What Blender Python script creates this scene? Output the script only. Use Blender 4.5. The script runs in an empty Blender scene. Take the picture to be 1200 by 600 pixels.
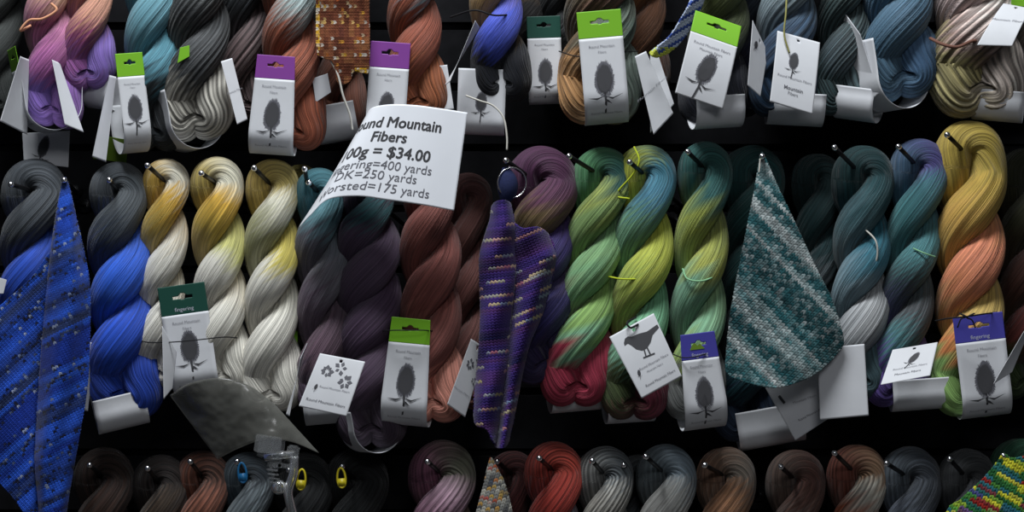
import bpy, math, random
import numpy as np

# ------------------------------------------------------------------ camera, world, lamps, exposure
SC = bpy.context.scene
COL = SC.collection
CAM_Y = -2.5
FRONT_Y = -0.10                     # in this plane one pixel of the 1200 px frame is one millimetre
cam = bpy.data.objects.new('camera', bpy.data.cameras.new('camera'))
cam.data.sensor_width = 36.0
cam.data.lens = 36.0 * (FRONT_Y - CAM_Y) / 1.2
cam.location = (0, CAM_Y, 0)
cam.rotation_euler = (math.pi / 2, 0, 0)
COL.objects.link(cam)
SC.camera = cam

world = bpy.data.worlds.new('world')
world.use_nodes = True
world.node_tree.nodes['Background'].inputs[0].default_value = (0.75, 0.85, 1.0, 1)
world.node_tree.nodes['Background'].inputs[1].default_value = 0.035
SC.world = world


def area_light(name, loc, target, size, size_y, power, col):
    d = bpy.data.lights.new(name, 'AREA')
    d.shape = 'RECTANGLE'; d.size = size; d.size_y = size_y
    d.energy = power; d.color = col
    o = bpy.data.objects.new(name, d)
    o.location = loc
    v = np.array(target, float) - np.array(loc, float)
    from mathutils import Vector
    o.rotation_euler = Vector(v).to_track_quat('-Z', 'Y').to_euler()
    COL.objects.link(o)


area_light('ceiling_lamp', (-0.28, -0.95, 2.0), (0, 0, 0), 1.1, 0.45, 66, (0.93, 0.97, 1.0))
area_light('front_fill', (0.5, -3.4, 1.5), (0, 0, 0), 1.2, 0.6, 15, (0.95, 0.97, 1.0))  # added fill from the camera side, not a lamp of the shop

SC.view_settings.view_transform = 'Standard'
SC.view_settings.look = 'None'
SC.view_settings.exposure = 0.0
SC.view_settings.gamma = 1.0
SC.view_settings.use_curve_mapping = False

# ------------------------------------------------------------------ helpers
ORI = {}


def P(px, py, Y):
    px = np.asarray(px, float); py = np.asarray(py, float); Y = np.asarray(Y, float)
    k = (Y - CAM_Y) / (FRONT_Y - CAM_Y) / 1000.0
    return np.stack(np.broadcast_arrays((px - 600) * k, Y, (300 - py) * k), -1)


def lin(h, k=1.0):
    h = h.lstrip('#')
    v = np.array([int(h[i:i + 2], 16) / 255 for i in (0, 2, 4)])
    v = np.where(v <= 0.04045, v / 12.92, ((v + 0.055) / 1.055) ** 2.4)
    return np.clip(v * k, 0, 0.9)


def material(name, base=None, rough=0.8, metallic=0.0, vcol=False, spec=0.3, bump=None, sheen=0.0, alpha=1.0,
             transmission=0.0, variation=0.0):
    m = bpy.data.materials.new(name)
    m.use_nodes = True
    nt = m.node_tree
    b = nt.nodes['Principled BSDF']
    b.inputs['Roughness'].default_value = rough
    b.inputs['Metallic'].default_value = metallic
    b.inputs['Specular IOR Level'].default_value = spec
    b.inputs['Sheen Weight'].default_value = sheen
    b.inputs['Sheen Roughness'].default_value = 0.4
    b.inputs['Alpha'].default_value = alpha
    b.inputs['Transmission Weight'].default_value = transmission
    src = None
    if base is not None:
        c = lin(base) if isinstance(base, str) else np.array(base)
        b.inputs['Base Color'].default_value = (*c, 1)
    if vcol:
        a = nt.nodes.new('ShaderNodeAttribute'); a.attribute_name = 'dye'
        src = a.outputs['Color']
    if bump:
        kind, scale, strength, dist = bump
        n = nt.nodes.new('ShaderNodeTexNoise')
        n.inputs['Scale'].default_value = scale
        n.inputs['Detail'].default_value = 3
        if kind == 'fibre':
            f = nt.nodes.new('ShaderNodeAttribute'); f.attribute_name = 'fibre'
            nt.links.new(f.outputs['Vector'], n.inputs['Vector'])
        else:
            t = nt.nodes.new('ShaderNodeTexCoord')
            nt.links.new(t.outputs['Object'], n.inputs['Vector'])
        bp = nt.nodes.new('ShaderNodeBump')
        bp.inputs['Strength'].default_value = strength
        bp.inputs['Distance'].default_value = dist
        nt.links.new(n.outputs['Fac'], bp.inputs['Height'])
        nt.links.new(bp.outputs['Normal'], b.inputs['Normal'])
        if variation > 0:
            mr = nt.nodes.new('ShaderNodeMapRange')
            mr.inputs[1].default_value = 0.3; mr.inputs[2].default_value = 0.7
            mr.inputs[3].default_value = 1 - variation; mr.inputs[4].default_value = 1 + variation
            nt.links.new(n.outputs['Fac'], mr.inputs[0])
            mx = nt.nodes.new('ShaderNodeVectorMath'); mx.operation = 'SCALE'
            if src is None:
                mx.inputs[0].default_value = b.inputs['Base Color'].default_value[:3]
            else:
                nt.links.new(src, mx.inputs[0])
            nt.links.new(mr.outputs[0], mx.inputs['Scale'])
            src = mx.outputs[0]
    if src is not None:
        nt.links.new(src, b.inputs['Base Color'])
    return m


MAT = {
    'yarn': material('dyed_yarn', vcol=True, rough=0.62, spec=0.28, sheen=0.12, bump=('fibre', 1.0, 1.0, 0.0022), variation=0.36),
    'knit': material('knitted_wool', vcol=True, rough=0.85, spec=0.15, sheen=0.15, bump=('object', 900, 0.5, 0.0006), variation=0.15),
    'paper': material('white_paper', (0.66, 0.67, 0.70), rough=0.6, spec=0.3, bump=('object', 35, 0.12, 0.002), variation=0.03),
    'sign': material('sign_paper', (0.78, 0.80, 0.85), rough=0.45, spec=0.35, bump=('object', 12, 0.12, 0.004), variation=0.02),
    'ink': material('grey_ink', (0.06, 0.06, 0.066), rough=0.7),
    'greyink': material('pale_grey_ink', (0.28, 0.28, 0.31), rough=0.7),
    'paleink': material('pale_lettering', (0.5, 0.52, 0.6), rough=0.6),
    'midink': material('mid_grey_ink', (0.13, 0.13, 0.15), rough=0.7),
    'green': material('green_card', '#7cba2a', rough=0.5),
    'forest': material('dark_green_card', '#1d4a3f', rough=0.5),
    'purple': material('purple_card', '#87449a', rough=0.5),
    'violet': material('violet_card', '#4a47a4', rough=0.5),
    'olive': material('olive_card', '#6c8a2c', rough=0.5),
    'steel': material('black_steel', (0.02, 0.02, 0.022), rough=0.35, metallic=0.6),
    'chrome': material('chrome', (0.85, 0.85, 0.88), rough=0.22, metallic=1.0),
    'wall': material('charcoal_panel', (0.012, 0.012, 0.014), rough=0.85, spec=0.1, bump=('object', 60, 0.2, 0.002), variation=0.2),
    'floor': material('shop_floor', (0.06, 0.055, 0.05), rough=0.6, bump=('object', 25, 0.1, 0.002), variation=0.1),
    'olivethread': material('olive_thread', '#8c8850', rough=0.8),
    'blackthread': material('black_thread', (0.012, 0.012, 0.014), rough=0.8),
    'whitethread': material('cream_thread', (0.55, 0.53, 0.48), rough=0.8),
    'limethread': material('lime_thread', '#b4c22e', rough=0.8),
    'mintthread': material('mint_thread', '#86b88c', rough=0.8),
    'peachthread': material('peach_thread', '#d69a78', rough=0.8),
    'brownthread': material('brown_thread', '#6d4a3e', rough=0.8),
    'clear': material('clear_plastic', (0.9, 0.92, 0.94), rough=0.08, spec=0.5, transmission=0.92),
    'blueplastic': material('blue_plastic', '#2f86c4', rough=0.35, spec=0.5),
    'yellowplastic': material('yellow_plastic', '#d8c62c', rough=0.35, spec=0.5),
    'navy': material('navy_felt', '#1c2448', rough=0.9, bump=('object', 400, 0.4, 0.001), variation=0.15),
}
# the sleeve: thin grey tinted acetate, partly see-through
_m = bpy.data.materials.new('smoky_acetate'); _m.use_nodes = True
_nt = _m.node_tree; _b = _nt.nodes['Principled BSDF']
_b.inputs['Base Color'].default_value = (0.15, 0.15, 0.135, 1); _b.inputs['Roughness'].default_value = 0.16
_b.inputs['Specular IOR Level'].default_value = 0.7
_t = _nt.nodes.new('ShaderNodeBsdfTransparent'); _mx = _nt.nodes.new('ShaderNodeMixShader')
_mx.inputs[0].default_value = 0.5
_n = _nt.nodes.new('ShaderNodeTexNoise'); _n.inputs['Scale'].default_value = 28; _n.inputs['Detail'].default_value = 2
_c = _nt.nodes.new('ShaderNodeTexCoord'); _r = _nt.nodes.new('ShaderNodeMapRange')
_r.inputs[1].default_value = 0.35; _r.inputs[2].default_value = 0.65; _r.inputs[3].default_value = 0.35; _r.inputs[4].default_value = 0.75
_nt.links.new(_c.outputs['Object'], _n.inputs['Vector']); _nt.links.new(_n.outputs['Fac'], _r.inputs[0]); _nt.links.new(_r.outputs[0], _mx.inputs[0])
_bp = _nt.nodes.new('ShaderNodeBump'); _bp.inputs['Strength'].default_value = 0.5; _bp.inputs['Distance'].default_value = 0.01
_nt.links.new(_n.outputs['Fac'], _bp.inputs['Height']); _nt.links.new(_bp.outputs['Normal'], _b.inputs['Normal'])
_nt.links.new(_t.outputs[0], _mx.inputs[1]); _nt.links.new(_b.outputs[0], _mx.inputs[2])
_nt.links.new(_mx.outputs[0], _nt.nodes['Material Output'].inputs[0])
MAT['acetate'] = _m


def mk(name, V, F, mat, parent=None, attrs=None, smooth=True, origin=None, solid=0.0):
    """ONE mesh object from world-space vertices."""
    V = np.asarray(V, float)
    if parent is not None:
        org = ORI[parent.name]
    else:
        org = np.array(origin if origin is not None else V.mean(0), float)
    me = bpy.data.meshes.new(name)
    W = (V - org).astype(np.float32)
    if isinstance(F, np.ndarray):
        k = F.shape[1]
        me.vertices.add(len(W)); me.vertices.foreach_set('co', W.ravel())
        me.loops.add(F.size); me.loops.foreach_set('vertex_index', F.ravel().astype(np.int32))
        me.polygons.add(len(F))
        me.polygons.foreach_set('loop_start', np.arange(0, F.size, k, dtype=np.int32))
        me.update(calc_edges=True)
    else:
        me.from_pydata(W.tolist(), [], [list(map(int, f)) for f in F])
        me.update()
    if attrs:
        for an, arr in attrs.items():
            if an == 'dye':
                a = me.attributes.new('dye', 'FLOAT_COLOR', 'POINT')
                a.data.foreach_set('color', np.c_[arr, np.ones(len(arr))].astype(np.float32).ravel())
            else:
                a = me.attributes.new(an, 'FLOAT_VECTOR', 'POINT')
                a.data.foreach_set('vector', np.asarray(arr, np.float32).ravel())
    me.polygons.foreach_set('use_smooth', np.full(len(me.polygons), smooth))
    me.materials.append(MAT[mat])
    o = bpy.data.objects.new(name, me)
    COL.objects.link(o)
    if parent is not None:
        o.parent = parent
    else:
        o.location = org
    ORI[o.name] = org
    if solid:
        md = o.modifiers.new('thickness', 'SOLIDIFY'); md.thickness = solid; md.offset = 0
    return o


def empty(name, loc):
    o = bpy.data.objects.new(name, None)
    o.empty_display_size = 0.02
    o.location = loc
    COL.objects.link(o)
    ORI[o.name] = np.array(loc, float)
    return o


def tag(o, label, cat, group=None):
    o['label'] = label; o['category'] = cat
    if group: o['group'] = group
    return o


def grid_faces(nu, nv, close_u=False, close_v=False):
    iu = np.arange(nu if close_u else nu - 1); iv = np.arange(nv if close_v else nv - 1)
    a, b = np.meshgrid(iu, iv, indexing='ij')
    a2 = (a + 1) % nu; b2 = (b + 1) % nv
    return np.stack([a * nv + b, a2 * nv + b, a2 * nv + b2, a * nv + b2], -1).reshape(-1, 4)


def resample(pts, n):
    """smooth curve through points (Catmull-Rom)."""
    p = np.asarray(pts, float)
    if len(p) == 2:
        t = np.linspace(0, 1, n)[:, None]
        return p[0] * (1 - t) + p[1] * t
    q = np.vstack([2 * p[0] - p[1], p, 2 * p[-1] - p[-2]])
    out = []
    for t in np.linspace(0, len(p) - 1 - 1e-9, n):
        i = int(t); f = t - i
        a, b, c, d = q[i:i + 4]
        out.append(0.5 * (2 * b + (c - a) * f + (2 * a - 5 * b + 4 * c - d) * f * f + (3 * b - a - 3 * c + d) * f ** 3))
    return np.array(out)


def tube(pts, r, sides=8, closed=False):
    p = np.asarray(pts, float); n = len(p)
    rr = np.broadcast_to(np.asarray(r, float), (n,))
    if closed:
        T = np.roll(p, -1, 0) - np.roll(p, 1, 0)
    else:
        T = np.gradient(p, axis=0)
    T /= np.linalg.norm(T, axis=1, keepdims=True) + 1e-12
    ref = np.array([0.31, 0.22, 0.93])
    if abs(T[0] @ ref) > 0.95: ref = np.array([1.0, 0, 0])
    N = np.zeros_like(p); cur = ref
    for i in range(n):
        cur = cur - (cur @ T[i]) * T[i]; cur = cur / (np.linalg.norm(cur) + 1e-12); N[i] = cur
    B = np.cross(T, N)
    a = np.linspace(0, 2 * math.pi, sides, endpoint=False)
    V = p[:, None] + rr[:, None, None] * (N[:, None] * np.cos(a)[None, :, None] + B[:, None] * np.sin(a)[None, :, None])
    V = V.reshape(-1, 3)
    F = [tuple(f) for f in grid_faces(n, sides, closed, True)]
    if not closed:
        F.append(tuple(range(sides))); F.append(tuple((n - 1) * sides + k for k in range(sides))[::-1])
    return V, F


def thread(name, pix, mat, parent, r=0.0007, n=40):
    """a yarn or string through (px, py, Y) points"""
    w = P(*np.array(pix, float).T)
    V, F = tube(resample(w, n), r, 7)
    return mk(name, V, F, mat, parent)


def join(*vf):
    V = []; F = []; o = 0
    for v, f in vf:
        V.append(np.asarray(v)); F += [tuple(i + o for i in g) for g in f]; o += len(v)
    return np.vstack(V), F


# ------------------------------------------------------------------ skeins
TW = 3                             # turns of the strands inside a ply over the whole loop


def skein(label, head, bot, w, n, cols, Y=-0.09, hw=None, coarse=0, bulge=1.12, seed=None, group=None, drop=0.07, k=0.82, late=False, streak=0.055, asym=0.0, grey=0.1,
          turn=0.0):
    """A hank twisted into a two-ply rope: a loop over the peg, the twist, and the tucked loop at the foot.
    cols = [loop left, loop right, 1st crossing, 2nd ..., foot]; one entry may be a pair (upper, lower)."""
    rng = np.random.default_rng(seed if seed is not None else (int(head[0] * 7 + bot[1] * 13) & 0xffff))
    sc = (Y - CAM_Y) / (FRONT_Y - CAM_Y) / 1000.0
    C = P(head[0], head[1], Y); E = P(bot[0], bot[1], Y)
    hw = (hw or w * 1.06) * sc / 2; hb = w * sc / 2
    r_h, R_h = hw * 0.485, hw * 0.515
    r_b, R_b = hb * 0.46, hb * 0.56
    r_e, R_e = hb * 0.50, hb * 0.54 * bulge
    L = C[2] - E[2]
    Lh = L - (r_e * 0.5 + R_e) * 0.95
    z0 = drop * hw * 2
    Ld = 0.62 * hb                                          # the two legs run straight into the foot
    tm = 1 - Ld / (Lh - drop * hw * 2)
    M = (n + 1) * 48
    t = np.linspace(0, 1, M)
    th = n * math.pi * np.clip(t / tm, 0, 1) + turn * np.clip((t - 0.7) / 0.3, 0, 1) ** 2
    z = -(z0 + (Lh - z0) * t)
    ease = np.clip(th / (0.9 * math.pi), 0, 1); ease = ease * ease * (3 - 2 * ease)
    e2 = np.clip((t - (tm - .9 * tm / n)) / (1.0 * tm / n), 0, 1); e2 = e2 * e2 * (3 - 2 * e2)
    r = r_h + (r_b - r_h) * ease; r = r + (r_e - r) * e2
    R = R_h + (R_b - R_h) * ease; R = R + (R_e - R) * e2
    R = R * (1 - 0.085 * np.cos(2 * th) * ease * (1 - e2))   # plies swell where they cross in front and behind
    def ply(ph):
        a = th + ph
        rad = np.stack([np.cos(a), -np.sin(a), 0 * a], -1)
        return rad * r[:, None] + np.stack([0 * a, 0 * a, z], -1), rad
    A, An = ply(0); B, Bn = ply(math.pi)
    K = 40
    f = np.linspace(0, math.pi, K)[1:-1]
    # top loop from B start (left) over the peg to A start (right)
    g = math.pi - f
    topc = np.stack([r_h * np.cos(g), 0 * g, r_h * np.sin(g)], -1)
    topn = np.stack([np.cos(g), 0 * g, np.sin(g)], -1)
    aend = th[-1]
    d = np.array([math.cos(aend), -math.sin(aend), 0])
    botc = d * (r_e * np.cos(f))[:, None] + np.stack([0 * f, 0 * f, z[-1] - r_e * (0.62 * np.abs(np.sin(2 * f)) + 0.12 * np.sin(f))], -1)
    botn = d * np.cos(f)[:, None] + np.stack([0 * f, 0 * f, -np.sin(f) ** 2 * 0.9 - 0.1 * np.sin(f)], -1)
    cen = np.vstack([topc, A, botc, B[::-1]])
    nrm = np.vstack([topn, An, botn, Bn[::-1]])
    Rad = np.concatenate([np.full(len(g), R_h), R, R_e * (0.42 + 0.58 * np.abs(np.cos(f)) ** 0.7), R[::-1]])
    # dye stops
    def cc(x):
        c = lin(x, k)
        return c * (1 - grey) + c.mean() * grey
    def first(c): return cc(c[0] if isinstance(c, (tuple, list)) else c)
    def last(c): return cc(c[-1] if isinstance(c, (tuple, list)) else c)
    seg = cols[2:-1][:n] if not late else cols[2:-1][-n:]
    foot = cc(cols[-1] if not isinstance(cols[-1], (tuple, list)) else cols[-1][0])
    foot2 = cc(cols[-1] if not isinstance(cols[-1], (tuple, list)) else cols[-1][1])
    sA = [(0.0, cc(cols[1]))]; sB = [(0.0, cc(cols[0]))]
    for i, c in enumerate(seg):
        a0 = math.pi / 2 + i * math.pi
        st3 = isinstance(c, (tuple, list)) and len(c) == 3
        (sA if i % 2 == 0 else sB).extend([(a0 - 0.85, first(c)), (a0 - 0.1, cc(c[1])), (a0 + 0.6, last(c))] if st3 else
                                          [(a0 - 0.55, first(c)), (a0 + 0.55, last(c))])
    sA.append((n * math.pi - 0.35, foot)); sB.append((n * math.pi - 0.35, foot2))
    sA.sort(key=lambda q: q[0]); sB.sort(key=lambda q: q[0])
    # arc coordinate along the closed loop, fibre coordinate round it
    NV = 112
    v = np.linspace(0, 2 * math.pi, NV, endpoint=False)
    for _ in range(34):
        cen = cen * 0.5 + (np.roll(cen, 1, 0) + np.roll(cen, -1, 0)) * 0.25
        nrm = nrm * 0.5 + (np.roll(nrm, 1, 0) + np.roll(nrm, -1, 0)) * 0.25
        Rad = Rad * 0.5 + (np.roll(Rad, 1) + np.roll(Rad, -1)) * 0.25
    T = np.roll(cen, -1, 0) - np.roll(cen, 1, 0)
    ds = np.linalg.norm(T, axis=1) / 2
    T /= np.linalg.norm(T, axis=1, keepdims=True)
    N = nrm - (nrm * T).sum(1, keepdims=True) * T
    N /= np.linalg.norm(N, axis=1, keepdims=True)
    Bi = np.cross(T, N)
    u = np.concatenate([[0], np.cumsum(ds)[:-1]])
    Lu = ds.sum()
    U, Vv = np.meshgrid(u, v, indexing='ij')
    ph = 2 * math.pi * U / Lu
    # slow swelling, clumps of strands, single strands
    amp = np.zeros_like(U)
    Vt = Vv + TW * ph                                       # the strands run steeper than the ply
    for kk in (2, 3, 5):
        amp += rng.normal() * 0.020 * np.cos(kk * ph + rng.uniform(0, 6.28))
    for kv in (3, 4, 6, 8, 9, 11, 14):
        amp += rng.normal() * 0.011 * np.cos(kv * Vt + rng.integers(-2, 3) * ph + rng.uniform(0, 6.28)) / (1 + 0.04 * kv)
    for kv in (17, 20, 24, 28):
        amp += rng.normal() * 0.0035 * np.cos(kv * Vt + rng.integers(-3, 4) * ph + rng.uniform(0, 6.28))
    if coarse:
        wob = 0.35 * np.sin(3 * ph + 2 * Vt + rng.uniform(0, 6)) + 0.3 * np.sin(5 * ph - 3 * Vt)
        amp += 0.085 * (np.abs(np.sin((coarse * Vt + 2 * ph) / 2 + wob)) ** 0.7 - 0.6)
    rr = Rad[:, None] * (1 + amp)
    V = cen[:, None] + rr[..., None] * (0.97 * N[:, None] * np.cos(Vv)[..., None] + 1.05 * Bi[:, None] * np.sin(Vv)[..., None])
    # dye along each strand, shifted a little from strand to strand
    sh = np.zeros(NV)
    for kv in (1, 2, 3, 5, 8, 13, 21):
        sh += rng.normal() * np.cos(kv * v + rng.uniform(0, 6.28))
    sh *= 0.13
    nt = len(g); nb = len(f)
    colr = np.zeros(U.shape + (3,))
    def ev(stops, thv):
        xs = np.array([s[0] for s in stops]); cs = np.array([s[1] for s in stops])
        return np.stack([np.interp(thv, xs, cs[:, j]) for j in range(3)], -1)
    base = n * math.pi * t / tm
    colr[nt:nt + M] = ev(sA, base[:, None] + sh)
    colr[nt + M + nb:] = ev(sB, base[::-1][:, None] + sh)
    mixt = np.clip(np.linspace(0, 1, nt)[:, None] * 1.6 - 0.3 + sh * 0.5, 0, 1)[..., None]
    colr[:nt] = cc(cols[0]) * (1 - mixt) + cc(cols[1]) * mixt
    mixb = np.clip(np.linspace(0, 1, nb)[:, None] + sh * 0.5, 0, 1)[..., None]
    colr[nt + M:nt + M + nb] = foot * (1 - mixb) + foot2 * mixb
    # single strands a bit lighter or darker in the dye
    st = np.zeros(U.shape)
    for kv in (13, 16, 19, 22, 26, 30):
        st += rng.normal() * np.cos(kv * Vt + rng.integers(-3, 4) * ph + rng.uniform(0, 6.28))
    colr *= np.clip(1 + streak * st, 0.35, 2.2)[..., None]
    colr = np.clip(colr, 0.004, 0.9)
    fk = (coarse * 0.55) or 19
    tw = Vt
    fib = np.stack([fk * np.cos(tw), fk * np.sin(tw), U * 9 + np.cos(ph) * 1.5], -1)
    # lean of the whole rope
    zz = V[..., 2]
    V[..., 2] += asym * V[..., 0] * np.clip((-zz / L - 0.6) / 0.4, 0, 1)
    V[..., 0] += (E[0] - C[0]) * np.clip(-zz / L, 0, 1)
    root = empty('yarn_skein', C)
    tag(root, label, 'yarn', group)
    mk('twisted_yarn', (V + C).reshape(-1, 3), grid_faces(len(cen), NV, True, True), 'yarn', root,
       {'dye': colr.reshape(-1, 3), 'fibre': fib.reshape(-1, 3)})
    return root


def peg(label, tip, centre, tipY=-0.150, Y=-0.09):
    """steel peg: from the wall, through the loop of the skein, to its bright rounded tip"""
    T = P(tip[0], tip[1], tipY); Cc = P(centre[0], centre[1], Y)
    d = Cc - T
    W = T + d * ((WALL_Y - T[1]) / d[1])
    root = empty('display_peg', W)
    tag(root, label, 'peg', 'steel pegs of the yarn display')
    V, F = tube(np.linspace(W + d / np.linalg.norm(d) * 0.0, T, 12), 0.0027, 14)
    mk('rod', V, F, 'steel', root)
    dn = d / np.linalg.norm(d)
    s = np.linspace(0, math.pi, 11)
    pts = T[None] + dn[None] * (np.cos(s) * 0.0040)[:, None]
    V, F = tube(pts, np.maximum(np.sin(s) * 0.0036, 0.0002), 14)
    mk('tip', V, F, 'chrome', root)
    V, F = tube(np.array([W + dn * 0.0, W - dn * 0.004]), 0.009, 18)
    mk('base_collar', V, F, 'steel', root)
    return root


# ------------------------------------------------------------------ paper: labels, cards, prints
def frame_sheet(name, S, u0, u1, s0, s1, nu, ns, mat, parent, hole=None, th=0.00035, origin=None):
    uu = np.linspace(u0, u1, nu); ss = np.linspace(s0, s1, ns)
    A, B = np.meshgrid(uu, ss, indexing='ij')
    V = S(A.ravel(), B.ravel())
    F = grid_faces(nu, ns)
    if hole is not None:
        ca = A.ravel()[F].mean(1); cb = B.ravel()[F].mean(1)
        F = F[~hole(ca, cb)]
    return mk(name, V, F, mat, parent, solid=th, origin=origin)


def normal_of(S, u, s):
    e = 1e-3
    a = S(u + e, s) - S(u - e, s); b = S(u, s + e) - S(u, s - e)
    n = np.cross(a, b)
    n /= np.linalg.norm(n, axis=1, keepdims=True) + 1e-15
    return n


def printed(name, S, polys, mat, parent, side, off=0.0006):
    """flat shapes printed on a sheet: polys = list of (verts Nx2, faces)"""
    V2, F = join(*[(np.c_[np.asarray(v, float), np.zeros(len(v))], f) for v, f in polys])
    u = V2[:, 0]; s = V2[:, 1]
    V = S(u, s) + normal_of(S, u, s) * off * side
    return mk(name, V, F, mat, parent, smooth=False)


_rs = random.Random(4)


def teasel(cu, cs, h, su=1.0, ss=1.0, ang=0.0, core=False):
    """the seed head drawing: ragged bristly oval, stem, thin bracts; su, ss scale to sheet units"""
    out = []
    n = 96
    pts = [(0, 0)]
    q = 0.80 if core else 1.0
    for i in range(n):
        a = 2 * math.pi * i / n
        k = q * (1.0 + (0.07 if i % 2 else -0.07) + _rs.uniform(-.07, .07))
        pts.append((0.25 * math.cos(a) * k * (1 + 0.10 * math.sin(a)), 0.46 * math.sin(a) * k))
    out.append((pts, [(0, i, i % n + 1) for i in range(1, n + 1)]))
    if core:
        out.append(([(-.025, .34), (.03, .34), (.06, .60), (.05, .92), (.0, .94), (.005, .6)], [(0, 1, 2, 5), (5, 2, 3, 4)]))
        out.append(([(0, .46), (.2, .54), (.50, .38), (.22, .49)], [(0, 1, 2, 3)]))
        out.append(([(0, .46), (-.2, .56), (-.44, .52), (-.2, .51)], [(0, 1, 2, 3)]))
        out.append(([(.0, .52), (.05, .60), (.20, .66), (.10, .56)], [(0, 1, 2, 3)]))
    ca, sa = math.cos(ang), math.sin(ang)
    res = []
    for v, f in out:
        v = np.array(v) * h
        v = np.c_[v[:, 0] * ca - v[:, 1] * sa, v[:, 0] * sa + v[:, 1] * ca]
        res.append((np.c_[cu + v[:, 0] * su, cs + v[:, 1] * ss], f))
    return res


def seed_head(S, parent, side, *a):
    printed('seed_head_print', S, teasel(*a), 'midink', parent, side, off=0.0005)
    printed('seed_head_core', S, teasel(*a, core=True), 'ink', parent, side, off=0.0008)


def text_poly(txt, cu, cs, h, su=1.0, ss=1.0, bold=0.0, squeeze=1.0):
    c = bpy.data.curves.new('t', 'FONT'); c.body = txt; c.size = 1.0; c.align_x = 'CENTER'; c.offset = bold
    c.resolution_u = 3
    o = bpy.data.objects.new('t', c); COL.objects.link(o)
    me = bpy.data.meshes.new_from_object(o)
    v = np.array([p.co[:2] for p in me.vertices]); f = [tuple(p.vertices) for p in me.polygons]
    bpy.data.objects.remove(o); bpy.data.meshes.remove(me); bpy.data.curves.remove(c)
    return (np.c_[cu + v[:, 0] * h * su * squeeze, cs - (v[:, 1] - 0.35) * h * ss], f)


def slot_hole(cu, cs, w, h):
    def f(a, b):
        q = (np.abs(a - cu) < w / 2) & (np.abs(b - cs) < h / 4)
        q |= ((a - cu) ** 2 / (w * 0.2) ** 2 + (b - cs + h * 0.15) ** 2 / (h * 0.55) ** 2) < 1
        return q
    return f


def band(root, bottom, Yc, width, hf, hb, rb, yaw=0, roll=0, header=None, hlen=26, logo=True, flare=0.0, name='label_band',
         taper=0.0, lines=True, logo_at=None, logo_h=34, pitch=0.0, htext=None, hill=False):
    """paper label slung under the foot of a skein: front panel, round bend, back panel (mm)"""
    o = P(bottom[0], bottom[1], Yc)
    m = 0.001
    L1 = (hf - rb); Lm = math.pi * rb; Ltot = L1 + Lm + max(hb - rb, 0)
    cy, sy = math.cos(math.radians(yaw)), math.sin(math.radians(yaw))
    cr, sr = math.cos(math.radians(roll)), math.sin(math.radians(roll))
    cp, sp = math.cos(math.radians(pitch)), math.sin(math.radians(pitch))

    def S(u, s):                                # u, s in mm
        u = np.asarray(u, float); s = np.asarray(s, float)
        a = np.clip((s - L1) / rb, 0, math.pi)
        up = np.maximum(s - L1 - Lm, 0)
        dn = np.minimum(s, L1)
        hgt = np.where(s < L1, hf - dn, rb - rb * np.sin(a)) + up
        dep = np.where(s < L1, -rb - flare * ((hf - rb) - dn) - 2.0 * ((L1 - dn) / max(L1, 1)) ** 2, -rb * np.cos(a)) + flare * 0.6 * up
        x = u * (1 - taper * np.clip(1 - s / max(L1, 1), 0, 1))
        # pitch about x
        dep, hgt = dep * cp - hgt * sp, dep * sp + hgt * cp
        X = x * cy - dep * sy; Yd = x * sy + dep * cy
        X2 = X * cr + hgt * sr; Z2 = -X * sr + hgt * cr
        return np.stack([o[0] + X2 * m, o[1] + Yd * m, o[2] + Z2 * m], -1)

    hw = width / 2
    s0 = hlen if header else 0.0
    b = frame_sheet(name, S, -hw, hw, s0, Ltot, 12, 60, 'paper', root)
    nrm = normal_of(S, np.array([0.0]), np.array([L1 * 0.5]))[0]
    out = np.array([sy, -cy, 0.0])
    side = 1 if nrm @ out > 0 else -1
    if header:
        hd = frame_sheet('label_header', S, -hw, hw, 0, hlen, 49, 33, header, b, hole=slot_hole(0, hlen * .42, width * .42, hlen * .20))
        hd['label'] = 'coloured header strip with a hanging slot'
        if hill:
            printed('hill_emblem', S, [([(-13, hlen * .62), (-10, hlen * .46), (-6, hlen * .36), (-2, hlen * .48), (2, hlen * .42), (8, hlen * .62)], [(0, 1, 2, 3, 4, 5)])], 'olive', b, side)
        if htext:
            printed('header_lettering', S, [text_poly(htext, 0, hlen * .82, 6.5, 1, 1)], 'paleink', b, side)
    if lines:
        l0 = s0 + (hf - s0) * 0.10
        printed('lettering', S, [text_poly('Round Mountain', 0, l0, width * .088, 1, 1),
                                 text_poly('Fibers', 0, l0 + width * .13, width * .078, 1, 1)], 'greyink', b, side)
        printed('foot_lettering', S, [text_poly('Round Mountain Fibers', 0, hf * 0.93, width * .075, 1, 1)], 'greyink', b, side)
    if logo:
        la = logo_at if logo_at is not None else s0 + (hf - s0) * 0.50
        seed_head(S, b, side, 0, la, logo_h, 1, 1, 0.06)
    return b


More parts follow.
